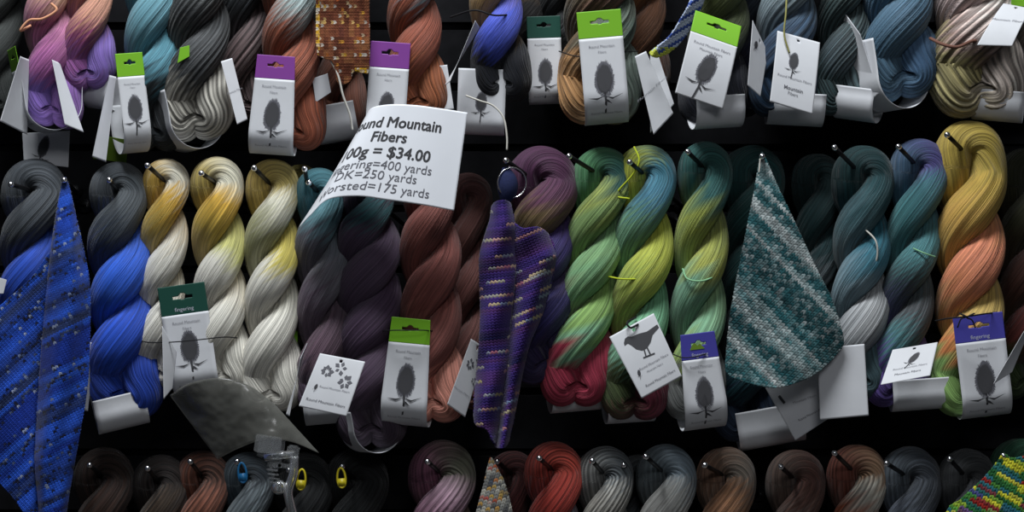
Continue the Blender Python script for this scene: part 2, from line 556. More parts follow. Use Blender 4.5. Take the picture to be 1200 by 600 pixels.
def card(root, corners, Ys, mat='paper', name='hang_tag', header=None, hfrac=0.2, prints=(), bend=0.0, parent=None, hole=True,
         label=None):
    """stiff card between four corners (TL, TR, BR, BL), each with its own depth"""
    if not isinstance(Ys, (tuple, list)): Ys = [Ys] * 4
    C = [P(c[0], c[1], y) for c, y in zip(corners, Ys)]
    nb = np.cross(C[1] - C[0], C[3] - C[0]); nb /= np.linalg.norm(nb)
    if nb[1] > 0: nb = -nb

    def S(u, s):
        u = np.asarray(u, float)[:, None]; s = np.asarray(s, float)[:, None]
        p = (C[0] * (1 - u) + C[1] * u) * (1 - s) + (C[3] * (1 - u) + C[2] * u) * s
        return p + nb * bend * (4 * s * (1 - s))
    W = np.linalg.norm(C[1] - C[0]) * 1000; H = np.linalg.norm(C[3] - C[0]) * 1000
    s0 = hfrac if header else 0
    hl = None
    if not header and hole:
        hl = lambda a, b: ((a - .5) * W) ** 2 + ((b - .05) * H - 1.5) ** 2 < 1.8 ** 2
    b = frame_sheet(name, S, 0, 1, s0, 1, 33, 41, mat, root, hole=hl)
    if label: b['label'] = label
    n0 = normal_of(S, np.array([.5]), np.array([.5]))[0]
    side = 1 if n0[1] < 0 else -1
    su, ss = 1 / W, 1 / H
    if header:
        h = frame_sheet('label_header', S, 0, 1, 0, s0, 49, 25, header, b, hole=slot_hole(.5, s0 * .42, .42, s0 * .20))
        h['label'] = 'coloured header strip with a hanging slot'
    for pr in prints:
        kind = pr[0]
        if kind == 'teasel':
            seed_head(S, b, side, pr[1], pr[2], pr[3], su, ss, pr[4] if len(pr) > 4 else 0)
        elif kind == 'text':
            printed('lettering', S, [text_poly(pr[1], pr[2], pr[3], pr[4], su, ss, pr[6] if len(pr) > 6 else 0)],
                    pr[5] if len(pr) > 5 else 'greyink', b, side)
        elif kind == 'poly':
            printed(pr[1], S, [(np.array(v), f) for v, f in pr[2]], pr[3], b, side)
    return b


def net(cols):
    """surface from columns (a, top(px,py,Y), bottom(px,py,Y)); a, b in 0..1"""
    xs = np.array([c[0] for c in cols], float)
    top = np.array([P(*c[1]) for c in cols]); bo = np.array([P(*c[2]) for c in cols])
    fine = np.linspace(xs[0], xs[-1], 200)
    def smooth(arr):
        tg = np.gradient(arr, xs, axis=0)
        i = np.clip(np.searchsorted(xs, fine, side='right') - 1, 0, len(xs) - 2)
        h = (xs[i + 1] - xs[i]); tt = ((fine - xs[i]) / h)[:, None]; h = h[:, None]
        return ((1 + 2 * tt) * (1 - tt) ** 2 * arr[i] + tt * (1 - tt) ** 2 * h * tg[i] + tt ** 2 * (3 - 2 * tt) * arr[i + 1]
                + tt ** 2 * (tt - 1) * h * tg[i + 1])
    ft, fb = smooth(top), smooth(bo)
    def S(u, s):
        u = np.asarray(u, float); s = np.asarray(s, float)[:, None]
        a = np.stack([np.interp(u, fine, ft[:, j]) for j in range(3)], -1)
        b = np.stack([np.interp(u, fine, fb[:, j]) for j in range(3)], -1)
        return a * (1 - s) + b * s
    return S


# ------------------------------------------------------------------ knitted fabric
def in_poly(x, y, poly):
    r = np.zeros(x.shape, bool); j = len(poly) - 1
    for i in range(len(poly)):
        xi, yi = poly[i]; xj, yj = poly[j]
        c = ((yi > y) != (yj > y)) & (x < (xj - xi) * (y - yi) / (yj - yi + 1e-12) + xi)
        r ^= c; j = i
    return r


def smooth_poly(poly, n=6):
    p = np.array(poly + poly[:1], float)
    q = np.vstack([p[-2], p, p[1]])
    out = []
    for i in range(len(poly)):
        a, b, c, d = q[i:i + 4]
        for f in np.linspace(0, 1, n, endpoint=False):
            out.append(0.5 * (2 * b + (c - a) * f + (2 * a - 5 * b + 4 * c - d) * f * f + (3 * b - a - 3 * c + d) * f ** 3) if n > 1 else b)
    return [tuple(o) for o in out]


def knit(label, poly, st, ang, depth, colour, parent=None, name='knitted_swatch', garter=False, relief=1.0, th=0.002, round_=True, sub=7):
    """hand-knit panel: outline in px, stitch size in mm, angle of the rows, depth(px,py), colour(row, col, rng)"""
    pl = smooth_poly(poly) if round_ else poly
    pa = np.array(pl)
    ctr = pa.mean(0)
    ca, sa = math.cos(math.radians(ang)), math.sin(math.radians(ang))
    d = pa - ctr
    A = d[:, 0] * ca + d[:, 1] * sa; Bc = -d[:, 0] * sa + d[:, 1] * ca
    rh = st * 0.78
    a = np.arange(A.min() - st, A.max() + st, st / sub); b = np.arange(Bc.min() - rh, Bc.max() + rh, rh / 5)
    AA, BB = np.meshgrid(a, b, indexing='ij')
    px = ctr[0] + AA * ca - BB * sa; py = ctr[1] + AA * sa + BB * ca
    inside = in_poly(px, py, pl)
    ci = AA / st; ri = BB / rh
    fx = ci - np.floor(ci)
    if garter:
        hgt = np.cos(2 * math.pi * ri) * 0.6 + 0.4 * np.cos(2 * math.pi * ci * 1.0 + math.pi * np.floor(ri))
        row = np.floor(ri); colm = np.floor(ci)
    else:
        leg = np.where(fx < .5, fx * 2, 2 - fx * 2)             # 0 at the column edge, 1 in its middle
        rr = ri + 0.75 * leg                                    # the two legs of each V
        fy = rr - np.floor(rr)
        hgt = np.sqrt(np.clip(1 - (2 * fy - 1) ** 2, 0, 1)) * 0.75 + 0.42 * np.sqrt(np.clip(1 - (2 * leg - 1) ** 2, 0, 1)) - 0.6
        row = np.floor(rr); colm = np.floor(ci)
    Yd = depth(px, py)
    W = P(px, py, Yd - hgt * st * 0.00022 * relief)
    rng = np.random.default_rng(int(abs(ctr[0]) * 3 + abs(ctr[1])))
    c = colour(row, colm, rng, px, py)
    groove = np.clip(0.9 + 0.12 * hgt, 0.7, 1.1)
    F = grid_faces(len(a), len(b))
    F = F[inside.ravel()[F].all(1)]
    used = np.unique(F); remap = np.full(inside.size, -1); remap[used] = np.arange(len(used))
    V = W.reshape(-1, 3)[used]
    return mk(name, V, remap[F], 'knit', parent, {'dye': np.clip(c.reshape(-1, 3)[used], 0.004, 0.9)}, solid=th,
              origin=None if parent else P(poly[0][0], poly[0][1], float(depth(np.array(poly[0][0]), np.array(poly[0][1]))))), pl


def hash01(i, j, k=0):
    x = np.sin(i * 127.1 + j * 311.7 + k * 74.7) * 43758.5453
    return x - np.floor(x)


def vnoise(x, k=0):
    i = np.floor(x); f = x - i; f = f * f * (3 - 2 * f)
    return hash01(i, 0 * i, k) * (1 - f) + hash01(i + 1, 0 * i, k) * f


def pick(v, stops):
    xs = [s[0] for s in stops]; cs = np.array([lin(s[1]) for s in stops])
    return np.stack([np.interp(v, xs, cs[:, j]) for j in range(3)], -1)


# ------------------------------------------------------------------ the setting
WALL_Y = 0.055


def build_wall():
    # charcoal slat panel with horizontal grooves
    prof = []
    z = -1.304
    while z < 0.85:
        prof += [(WALL_Y, z), (WALL_Y, z + 0.066), (WALL_Y + 0.008, z + 0.067), (WALL_Y + 0.008, z + 0.075)]
        z += 0.076
    prof += [(WALL_Y, z), (WALL_Y + 0.03, z), (WALL_Y + 0.03, -1.304)]
    n = len(prof)
    V = [(x, y, zz) for x in (-1.4, 1.4) for (y, zz) in prof]
    F = [(i, (i + 1) % n, n + (i + 1) % n, n + i) for i in range(n)]
    w = mk('wall_back', V, F, 'wall', smooth=False)
    w['kind'] = 'structure'


build_wall()
fl = mk('floor', [(-1.4, -3.6, -1.3), (1.4, -3.6, -1.3), (1.4, .085, -1.3), (-1.4, .085, -1.3), (-1.4, -3.6, -1.35), (1.4, -3.6, -1.35),
                  (1.4, .085, -1.35), (-1.4, .085, -1.35)],
        [(0, 1, 2, 3), (7, 6, 5, 4), (0, 4, 5, 1), (1, 5, 6, 2), (2, 6, 7, 3), (3, 7, 4, 0)], 'floor', smooth=False)
fl['kind'] = 'structure'

# ------------------------------------------------------------------ middle row of skeins
GM, GT, GB = 'skeins on the middle row', 'skeins on the top row', 'skeins on the bottom row'
M = {}
CH = '#4a4f55'; BL = '#2c58d0'; BL2 = '#3468e0'
M['scarfblue'] = skein('blue skein with a charcoal head, half hidden behind the knitted blue shawl', (40, 224), (26, 470), 76, 3,
    [CH, CH, CH, '#2c54c4', BL, BL, BL], streak=.12, grey=0.0, group=GM)
M['blue'] = skein('bright blue skein with a charcoal head, right of the knitted blue shawl', (139, 224), (148, 489), 80, 3,
    [CH, '#50565b', ('#50565b', '#3c4450'), BL2, BL, '#2c54c2', '#2748ae'], hw=72, bulge=1.2, asym=-.12, streak=.10, grey=0.0, group=GM)
W0 = '#dcd8cc'
M['gold1'] = skein('slim white skein with gold at its head, next to the bright blue skein', (195, 214), (184, 455), 58, 3,
    ['#c8a038', '#dad4c0', ('#cfa026', '#c7a848'), W0, W0, W0, '#d4cfc2'], hw=58, k=1.0, group=GM)
M['gold2'] = skein('white skein with a deep gold first twist, middle one of three white and gold', (254, 215), (262, 462), 66, 3,
    ['#b09a4a', '#d2cdb6', ('#d6a624', '#c9a83a'), ('#c8c672', W0, W0), W0, W0, W0], hw=66, k=1.0, group=GM)
M['gold3'] = skein('white skein with an olive gold head, beside the edge of the price sign', (319, 218), (318, 484), 69, 3,
    ['#b59a48', '#ad9a50', ('#dcd8c4', '#a8a878'), ('#cbbb4c', W0, W0), W0, W0, W0], hw=66, bulge=1.15, k=1.0, group=GM)
M['goldback'] = skein('pale olive skein hanging behind the white and gold skein by the price sign', (352, 216), (348, 450), 46, 3,
    ['#8c8038', '#8c8038', '#b8b4a4', '#c0bcae', '#b8b4a8', '#b0ac9e', '#a8a498'], Y=-0.018, group=GM)
M['tealplum'] = skein('plum grey skein with a teal head under the left corner of the price sign', (374, 226), (386, 492), 68, 3,
    ['#2e5e68', '#3a6a74', ('#5f8e98', '#50505a'), ('#6c6a72', '#5c4e5c'), '#57434f', '#48384a', '#3e3040'], k=1.35, group=GM, hw=60)
M['plum'] = skein('dark plum skein directly below the price sign', (430, 226), (436, 527), 80, 4,
    ['#3e3444', '#3c3240', ('#2f6468', '#44364a'), '#4a3a4e', '#4c3a50', '#463648', '#3e3242', '#3a2e3c'], k=1.35, group=GM, hw=66)
M['rust'] = skein('dusty brick red skein with a salmon foot, right below the price sign', (503, 222), (507, 496), 76, 3,
    ['#6a3a34', '#6a3a34', '#7c443c', '#8a4c44', '#8c5048', ('#9a5c50', '#c07868'), '#dc907c'], k=1.1, group=GM, hw=66)
M['rustback'] = skein('brick skein hanging behind, between the salmon footed skein and the purple swatch', (548, 232), (545, 482), 56, 3,
    ['#54302e', '#54302e', '#6a403a', '#7c4a44', '#80504a', '#8c5850', '#b4776a'], Y=-0.018, group=GM)
M['berry'] = skein('dark plum and violet skein behind the purple knitted swatch', (634, 213), (640, 452), 78, 3,
    ['#5a2c52', '#5e3054', ('#6c3858', '#8c7448'), '#40307a', '#383078', '#4c4a84', '#3a2e60'], hw=88, k=.62, group=GM)
M['green1'] = skein('pale green skein with a crimson foot, leftmost of the three green skeins', (706, 207), (672, 478), 74, 3,
    ['#4e8a5a', '#265852', ('#9aaa4e', '#8aac64'), ('#86b478', '#84bc84'), ('#8ab45c', '#88c49a'), '#b83c5c', '#b42e4c'],
    hw=72, bulge=1.25, group=GM)
M['green2'] = skein('green skein with a teal blue head and yellow green loop, middle of three green', (757, 206), (742, 494), 76, 3,
    ['#b4bc34', '#3a7c90', ('#4686a0', '#6c9c78'), ('#c4cc42', '#a8bc50'), ('#7cc092', '#7eb494'), '#6a3c46', ('#4c5a34', '#8c344c')],
    hw=74, group=GM)
M['green3'] = skein('green skein with a dark teal head, rightmost of the three green skeins', (826, 198), (812, 494), 68, 3,
    ['#2e6460', '#2c605c', ('#2f6c68', '#a8b448'), ('#b4ba4c', '#82b896'), ('#8cc49a', '#a4bc5c'), '#5a4c4c', '#7a7c7a'], hw=68, group=GM)
M['tealback'] = skein('dark teal skein behind the teal and white triangular swatch', (882, 208), (874, 520), 76, 4,
    ['#204c4c', '#204c4c', '#24504f', '#285050', '#3a4a4c', '#2c5c68', '#24485c', '#2b3a52'], Y=-0.03, hw=80, bulge=1.15, group=GM)
M['tealgrey'] = skein('teal skein fading to silvery grey, right of the triangular swatch', (1012, 207), (1004, 468), 72, 3,  # head colours darkened: the shade on the loop is put into the dye
    ['#173a3c', '#183c40', ('#1c4a50', '#50747c'), ('#2c7488', '#7c98a4'), ('#b0b2b4', '#9a9ea2'), '#5c7c84', '#4c6870'], group=GM, hw=74)
M['pineback'] = skein('very dark teal and grey skein set back between triangular swatch and silvery teal skein', (958, 212), (962, 452), 62, 3,
    ['#163234', '#163234', '#1a3a3c', ('#1c4044', '#6a7276'), '#3c4c50', '#2c3c40'], Y=-0.03, group=GM)
M['lagoon'] = skein('teal and charcoal skein with a violet foot, left of the yellow skein', (1077, 197), (1048, 478), 70, 3,
    ['#3c5a74', '#4c4884', ('#3c7480', '#3e7c80'), ('#4c8c90', '#34484c'), ('#4c4c50', '#4a8488'), ('#5a92a8', '#6a62b4'), '#6a52a4'], hw=72, group=GM)
M['sunset'] = skein('big yellow skein turning coral and lime, at the right end', (1136, 184), (1136, 490), 84, 3,
    ['#b49a38', '#ae9636', ('#cea83c', '#d8a848'), ('#ec8c64', '#e48a5a'), ('#d4b45c', '#e88a48'), '#a0cc70', '#9ac86c'],
    hw=90, drop=0.24, group=GM)
M['oliveback'] = skein('very dark olive and maroon skein at the right edge, behind the yellow skein', (1202, 212), (1200, 470), 74, 3,
    ['#2c2e1a', '#2c2e1a', '#34341e', '#4c2a20', '#5c2420', '#3a3c22', '#30401e'], Y=-0.04, group=GM)

for what, tip, c in [
        ('blue skein half hidden by the knitted shawl', (13, 216), (40, 224)), ('bright blue skein right of the knitted shawl', (128, 211), (139, 224)),
        ('slim white and gold skein', (173, 194), (195, 214)), ('middle white and gold skein', (236, 203), (254, 215)),
        ('white skein with the olive gold head', (298, 197), (319, 218)), ('pale olive skein by the price sign', (357, 198), (360, 214)),
        ('plum and violet skein behind the purple swatch', (593, 188), (628, 213)), ('leftmost green skein', (667, 183), (706, 207)),
        ('middle green skein', (738, 190), (757, 206)), ('rightmost green skein', (806, 178), (826, 198)),
        ('teal skein that fades to silver grey', (978, 173), (1012, 207)), ('teal and charcoal skein with the violet foot', (1053, 172), (1077, 197)),
        ('big yellow and coral skein', (1110, 158), (1136, 184))]:
    peg('steel peg holding the ' + what, tip, c)
peg('steel peg holding the knitted blue shawl', (75, 211), (80, 216), tipY=-0.165)
peg('steel peg holding the teal and white triangular swatch', (893, 183), (897, 190), tipY=-0.165)
peg('black steel peg holding the teal and plum skein, behind the price sign', (362, 214), (374, 226), tipY=-0.13)
peg('black steel peg holding the dark plum skein, behind the price sign', (416, 214), (430, 226), tipY=-0.13)
peg('black steel peg holding the brick red skein, behind the price sign', (490, 210), (503, 222), tipY=-0.13)

# ------------------------------------------------------------------ top row of skeins (heads above the frame)
T = {}
T['edge'] = skein('dim grey skein at the left edge of the top row', (2, -160), (-4, 140), 62, 4, ['#4a4e4c'] * 7 + ['#3c403e'], Y=-0.02, group=GT, late=True)
T['peach'] = skein('peach skein turning magenta and violet, first with tie ends on the top row', (50, -165), (64, 150), 64, 4,
    ['#c89a80', '#c89a80', '#cc9c84', '#c88c84', '#d8a88c', ('#dcac90', '#b4708c'), ('#b0609a', '#a05498'), ('#8a5cac', '#7a5ab0')], k=1.0, asym=-.15, group=GT, late=True)
T['plum'] = skein('plum skein with a fat violet foot, second from the left on the top row', (104, -190), (104, 107), 58, 4,
    ['#c89a80', '#c89a80', '#c8967c', '#b87c74', '#cc9678', ('#d09a7c', '#c08070'), ('#c88c74', '#8a3a68'), ('#7c60b4', '#8a4a8c')], bulge=1.2, k=1.0, asym=.15, group=GT, late=True)
T['teal'] = skein('teal blue skein with a black foot, fourth from the left on the top row', (174, -160), (182, 178), 70, 4,
    ['#4f8a98', '#4f8a98', '#5490a0', '#5490a0', '#4c8a9a', '#68a0b0', ('#5290a2', '#1c2428'), ('#1c2024', '#182226')], k=.95, group=GT, late=True)
T['ash'] = skein('ash grey and black streaked skein sagging into a white paper sling', (236, -175), (230, 166), 76, 4,
    ['#5a5a58', '#5a5a58', '#5c5c5a', '#4a4c4c', '#5c5e5e', ('#606262', '#3a3c3e'), ('#4a4c4e', '#3c3e40'), ('#a8a49a', '#9a968c')], coarse=22, bulge=1.2, streak=.26, asym=.1, group=GT, late=True)
T['smoke'] = skein('charcoal and faded rose skein behind the purple headed label', (288, -180), (287, 142), 62, 4,
    ['#3c3e40', '#3c3e40', '#3c3e40', '#3a3c40', '#3a3e42', '#34383c', '#6c5a5a', '#5c4c4c'], Y=-0.022, coarse=22, streak=.24, group=GT, late=True)
T['cinnamon'] = skein('cinnamon skein carrying the label with a lilac purple header, left of the brown swatch', (334, -160), (346, 179), 72, 4,
    ['#7c4a38', '#7c4a38', '#8c5640', '#8a5440', '#8a523e', ('#a8bcbc', '#9c5236'), '#9c5236', ('#a05234', '#94492e')], k=.8, streak=.14, group=GT, late=True)
T['brown'] = skein('brown skein behind the hanging brown swatch, in a white paper sling', (396, -180), (398, 156), 60, 4,
    ['#6a4032'] * 6 + ['#744636', '#7c4a38'], Y=-0.022, group=GT, late=True)
T['copper'] = skein('copper brown skein above the price sign, with a purple headed label', (472, -170), (492, 142), 68, 4,
    ['#7c4634', '#7c4634', '#8a5038', '#8c4e38', '#8a4c38', ('#a0bcc4', '#9a5038'), '#9c5038', ('#b0643a', '#a85a34')], k=.8, streak=.14, group=GT, late=True)
T['tan'] = skein('tan skein with a vivid cobalt blue patch and a black foot', (566, -185), (590, 120), 66, 4,
    ['#a8845c', '#a8845c', '#a8845c', '#9c7c58', '#a8845a', ('#c8a06c', '#b8945c'), ('#4458d0', '#3044b0'), '#14161e'], k=1.0, group=GT, late=True)
T['tanback'] = skein('tan and brown skein half hidden right of the cobalt blue patch', (618, -180), (612, 96), 58, 4,
    ['#9a7448', '#9a7448', '#9a7448', '#94703e', '#a87c44', ('#a87c48', '#3c3024'), '#1c1a1a', '#161618'], Y=-0.02, k=1.0, group=GT, late=True)
T['black'] = skein('near black skein behind the label with a dark green header', (655, -170), (655, 122), 64, 4,
    ['#2a2c2e'] * 6 + ['#1c1e20', '#18191b'], Y=-0.02, group=GT, late=True)
T['moss'] = skein('tan, rust and grey green skein wrapped by an upright label with a bright green header', (703, -170), (703, 147), 88, 4,
    ['#6c5a44', '#6c5a44', '#6c5a44', '#7c5e40', '#6a5844', ('#6c4c44', '#54402c'), ('#5a6a60', '#6a5640'), ('#6e7c72', '#bc8a54')], coarse=24, bulge=1.15, streak=.22, k=1.0, group=GT, late=True)
T['chestnut'] = skein('chestnut and copper skein right of the upright green headed label', (748, -180), (752, 118), 62, 4,
    ['#6a4426'] * 3 + ['#6c4628', '#74482a', '#86542e', '#6a4228', '#5a3a2c'], Y=-0.02, group=GT, late=True)
T['navy'] = skein('navy skein with an olive top, behind the tilted label with a green header', (856, -180), (834, 148), 76, 4,
    ['#5c6434', '#5c6434', '#5c6434', '#5c6434', '#606a38', ('#6a7440', '#5c6636'), ('#40482e', '#262c40'), '#20222e'], group=GT, late=True)
T['midnight'] = skein('midnight blue skein between the tilted green headed label and the tag on a string', (890, -180), (886, 138), 66, 4,
    ['#3c4a3c'] * 5 + ['#3a4450', '#232a40', '#1e2436'], Y=-0.02, group=GT, late=True)
T['denimgrey'] = skein('silver grey and navy skein behind the white tag hung on a string', (936, -175), (914, 138), 74, 4,
    ['#6a7c88', '#6a7c88', '#64788a', '#5a7088', '#8a9aa0', ('#a8b8bc', '#8a9ca4'), ('#38526c', '#2c3e56'), '#1f3a54'], streak=.15, group=GT, late=True)
T['pine'] = skein('black pine green skein with pale streaks, between the string tag and denim blue skein', (990, -170), (986, 136), 66, 4,
    ['#3a4e50', '#3a4e50', '#3c5052', '#3a4c50', '#4c5c5c', ('#6c7c78', '#2c3c3c'), ('#3c4a4c', '#46545a'), ('#4a5c60', '#304446')], coarse=26, Y=-0.075, streak=.38, group=GT, late=True)
T['denim'] = skein('denim blue skein with plump strands on the top row', (1044, -185), (1056, 118), 84, 4,
    ['#3a586a', '#3a586a', '#3f5e72', '#42607a', '#466a80', '#4a6e86', '#46667c', ('#46688a', '#46667c')], coarse=30, bulge=1.1, k=.95, asym=.2, group=GT, late=True)
T['cream'] = skein('cream, mauve and olive streaked skein at the right end of the top row', (1138, -175), (1146, 140), 98, 4,
    ['#b0a096', '#b0a096', '#b0a096', '#b8a89c', ('#b8a898', '#9c8c88'), ('#c8b4a8', '#b09a98'), ('#ccbcb4', '#8c746c'), ('#bcaea4', '#948a5c')], coarse=24, bulge=1.2, k=1.0, streak=.30, group=GT, late=True)
T['lastback'] = skein('dark brown skein behind the curled tag at the top right corner', (1200, -170), (1196, 130), 60, 4,
    ['#4a4038'] * 7 + ['#3c3a30'], Y=-0.02, group=GT, late=True)
for nm, r in T.items():
    hx, hy = {'edge': (2, -160), 'peach': (50, -165), 'plum': (104, -190), 'teal': (172, -160), 'ash': (236, -175), 'smoke': (288, -180),
              'cinnamon': (334, -160), 'brown': (396, -180), 'copper': (472, -170), 'tan': (566, -185), 'tanback': (618, -180),
              'black': (655, -170), 'moss': (703, -170), 'chestnut': (748, -180), 'navy': (856, -180), 'midnight': (890, -180),
              'denimgrey': (936, -175), 'pine': (990, -170), 'denim': (1044, -185), 'cream': (1138, -175), 'lastback': (1200, -170)}[nm]
    yy = ORI[r.name][1]
    short = {'moss': 'tan, rust and grey green skein', 'cream': 'cream, mauve and olive streaked skein', 'ash': 'ash grey and black streaked skein',
             'midnight': 'midnight blue skein on the top row', 'tanback': 'tan and brown skein right of the cobalt patch', 'tan': 'tan and cobalt blue skein',
             'plum': 'plum skein with the violet foot', 'brown': 'brown skein behind the brown swatch'}.get(nm)
    short = short or r['label'].split(',')[0].split(' behind')[0].split(' with')[0].split(' carrying')[0]
    peg('steel peg for the ' + short,
        (hx - 14, hy - 14), (hx, hy), tipY=yy - 0.06, Y=yy)

# ------------------------------------------------------------------ bottom row (only the heads are in the frame)
B = {}
for key, lab, c, w, cols, Y, tip in [
    ('umber', 'dark umber skein, leftmost on the bottom row', (122, 560), 70, ['#30211c', '#30211c', '#3e2a22', '#4a3026', '#3c2a22', '#3c2a22', '#3c2a22'], -0.09, None),
    ('coal', 'coal and bronze skein under the bright blue skein', (188, 566), 66, ['#2a2220', '#2a2220', '#46382c', '#3c3028', '#3c3028', '#3c3028', '#3c3028'], -0.09, (173, 549)),
    ('bronze', 'reddish bronze skein under the smoky plastic sleeve', (238, 560), 64, ['#5c3426', '#4a3026', '#7c4a38', '#5c4434', '#5c4434', '#5c4434', '#5c4434'], -0.09, (223, 541)),
    ('steel', 'steel grey skein holding the small blue marker', (290, 562), 64, ['#303c44', '#2c3238', '#5c656a', '#4a5258', '#4a5258', '#4a5258', '#4a5258'], -0.09, (278, 541)),
    ('jet', 'jet black skein right beside the clear plastic clip', (356, 566), 70, ['#16181a', '#16181a', '#1c1e20', '#1e2022', '#1e2022', '#1e2022', '#1e2022'], -0.08, None),
    ('soot', 'soot black skein holding the bright yellow marker', (418, 562), 74, ['#17191b', '#17191b', '#1c1f20', '#1e2022', '#1e2022', '#1e2022', '#1e2022'], -0.08, None),
    ('mauve', 'mauve and taupe skein between the yellow marker and the mottled swatch', (518, 556), 78, ['#6c4054', '#5c5c4e', ('#a08090', '#80586c'), '#9a8c74', '#9a8c74', '#8c6c74', '#8c6c74'], -0.09, None),
    ('oxblood', 'small dark oxblood skein behind the mottled grey swatch', (600, 556), 56, ['#3c1616', '#3c1616', '#4a1c1c', '#3c3030', '#3c3030', '#3c3030', '#3c3030'], -0.03, None),
    ('scarlet', 'scarlet red skein on the bottom row', (649, 552), 68, ['#9c3428', '#b8402e', ('#b83628', '#a83428'), '#8aa4b4', '#8a9aa0', '#8a9aa0', '#8a9aa0'], -0.09, None),
    ('pewter', 'pewter grey skein immediately right of the scarlet red skein', (709, 557), 66, ['#6a6a68', '#585e62', ('#8c8a84', '#807c74'), '#7c7c78', '#7c7c78', '#7c7c78', '#7c7c78'], -0.09, (694, 540)),
    ('slateback', 'dark slate skein set back between two pewter grey skeins', (748, 560), 54, ['#33373a', '#33373a', '#3c4044', '#44484c', '#3c4044', '#3c4044', '#3c4044'], -0.03, None),
    ('silver', 'silver and blue grey striped skein, second grey from the scarlet red skein', (780, 556), 70, ['#4a5256', '#6c7a84', ('#9c9c98', '#8c8a86'), '#84847e', '#84847e', '#84847e', '#84847e'], -0.09, (757, 535)),
    ('walnut', 'walnut brown and grey green skein right of the silver striped skein', (850, 558), 70, ['#7c5c48', '#6c6258', ('#a0704c', '#94684c'), '#b0b0aa', '#8a8a84', '#8a8a84', '#8a8a84'], -0.09, (826, 545)),
    ('cocoa', 'dim cocoa brown skein left of the russet and white skein', (932, 562), 68, ['#54443c', '#54362f', ('#64443a', '#7c6c64'), '#80746a', '#80746a', '#6a5c54', '#6a5c54'], -0.09, None),
    ('russet', 'russet and white striped skein left of the slate blue skein', (1004, 556), 68, ['#6a382c', '#7c6048', ('#b4b0a4', '#9c4c28'), '#b4b4b0', '#a0a09a', '#a0a09a', '#a0a09a'], -0.09, (978, 531)),
    ('slate', 'slate blue grey skein right of the russet and white skein', (1066, 560), 72, ['#4c545c', '#393e46', ('#4a5058', '#6c7484'), '#7c8494', '#707884', '#606874', '#606874'], -0.09, (1039, 543)),
    ('ink', 'dark graphite skein left of the multicoloured knitted swatch', (1133, 560), 68, ['#3c3e40', '#3a3c3e', ('#3c3e44', '#484a50'), '#4a4c52', '#4a4c52', '#4a4c52', '#4a4c52'], -0.09, (1113, 538)),
    ('bottle', 'bottle green skein behind the multicoloured knitted swatch', (1196, 552), 76, ['#1e4c36', '#1e4c36', '#205038', '#205038', '#205038', '#205038', '#205038'], -0.06, None)]:
    B[key] = skein(lab, c, (c[0] - 4, c[1] + 250), w, 3, cols, Y=Y + .03, group=GB, k=.85 if key in ('jet', 'soot', 'umber', 'coal', 'scarlet') else 1.12, seed=c[0], streak=.2, coarse=20 if key in ('silver', 'pewter', 'russet', 'mauve') else 0)
    tip = tip or (c[0] - 17, c[1] - 15)
    peg('steel peg holding the ' + lab.split(',')[0].split(' immediately')[0].split(' right of')[0].split(' left of')[0], tip, c,
        tipY=Y - 0.035 if Y < -0.05 else Y - 0.05, Y=Y + .03)

# ------------------------------------------------------------------ paper labels slung under the skeins
# top row
band(T['cinnamon'], (319, 181), -0.107, 52, 113, 60, 26, roll=4, header='purple', hlen=27, logo_at=68, logo_h=40, taper=.16)
band(T['copper'], (452, 160), -0.104, 46, 108, 60, 24, roll=4, header='purple', hlen=30, logo_at=74, logo_h=36)
card(T['copper'], [(503, 78), (524, 76), (532, 128), (510, 130)], -0.10, name='back_label', hole=False)
band(T['moss'], (711, 145), -0.108, 51, 128, 70, 36, roll=-5, header='green', hlen=31, logo_at=78, logo_h=44)
thread('tie_thread', [(655, 60, -0.112), (676, 66, -0.138), (700, 65, -0.139), (728, 61, -0.138), (748, 60, -0.11)], 'blackthread', T['moss'])
band(T['black'], (640, 122), -0.042, 40, 103, 50, 20, roll=-2, header='forest', hlen=26, logo_at=66, logo_h=34)
card(T['navy'], [(815, 12), (869, 31), (847, 128), (791, 109)], [-0.150, -0.150, -0.158, -0.158], header='green', hfrac=0.26, bend=0.006,
     prints=[('teasel', .50, .62, 40, 0.25), ('text', 'Round Mountain Fibers', .5, .36, 4.6), ('text', 'Mountain Fibers', .5, .42, 4.2)])
band(T['navy'], (840, 150), -0.114, 58, 36, 50, 24, yaw=10, roll=-4, logo=False, lines=False)
card(T['navy'], [(762, 62), (770, 60), (790, 122), (762, 156)], -0.10, name='back_label', hole=False)
card(T['chestnut'], [(744, 66), (757, 60), (789, 133), (766, 158)], [-0.13, -0.125, -0.115, -0.125], hole=False,
     prints=[('text', 'Mountain Fibers', .5, .5, 4.5)])
band(T['teal'], (157, 179), -0.104, 32, 113, 60, 30, yaw=24, roll=-7, header='green', hlen=27, logo_at=64, logo_h=34)
card(T['teal'], [(128, 88), (136, 90), (124, 190), (108, 184)], [-0.10, -0.12, -0.12, -0.10], name='side_flap', hole=False)
card(T['teal'], [(116, 158), (150, 164), (148, 191), (109, 186)], [-0.085, -0.085, -0.075, -0.075], mat='olive', name='lower_flap', hole=False,
     label='olive green end of the label with a hanging slot')
band(T['peach'], (60, 154), -0.092, 50, 98, 60, 33, yaw=-66, roll=-3, header='green', hlen=26, logo_at=60, logo_h=30, flare=0.10)
card(T['peach'], [(24, 66), (34, 70), (32, 158), (0, 142)], [-0.14, -0.12, -0.11, -0.15], name='left_flap', hole=False)
card(T['peach'], [(61, 70), (70, 74), (98, 155), (76, 146)], [-0.13, -0.115, -0.11, -0.135], name='right_flap', hole=False)
card(T['peach'], [(26, 156), (82, 153), (80, 196), (28, 190)], -0.055, name='lower_tag', hole=False, prints=[('teasel', .45, .45, 26, .4)])
band(T['plum'], (120, 128), -0.07, 40, 58, 40, 20, yaw=-30, roll=8, logo=False, lines=False)
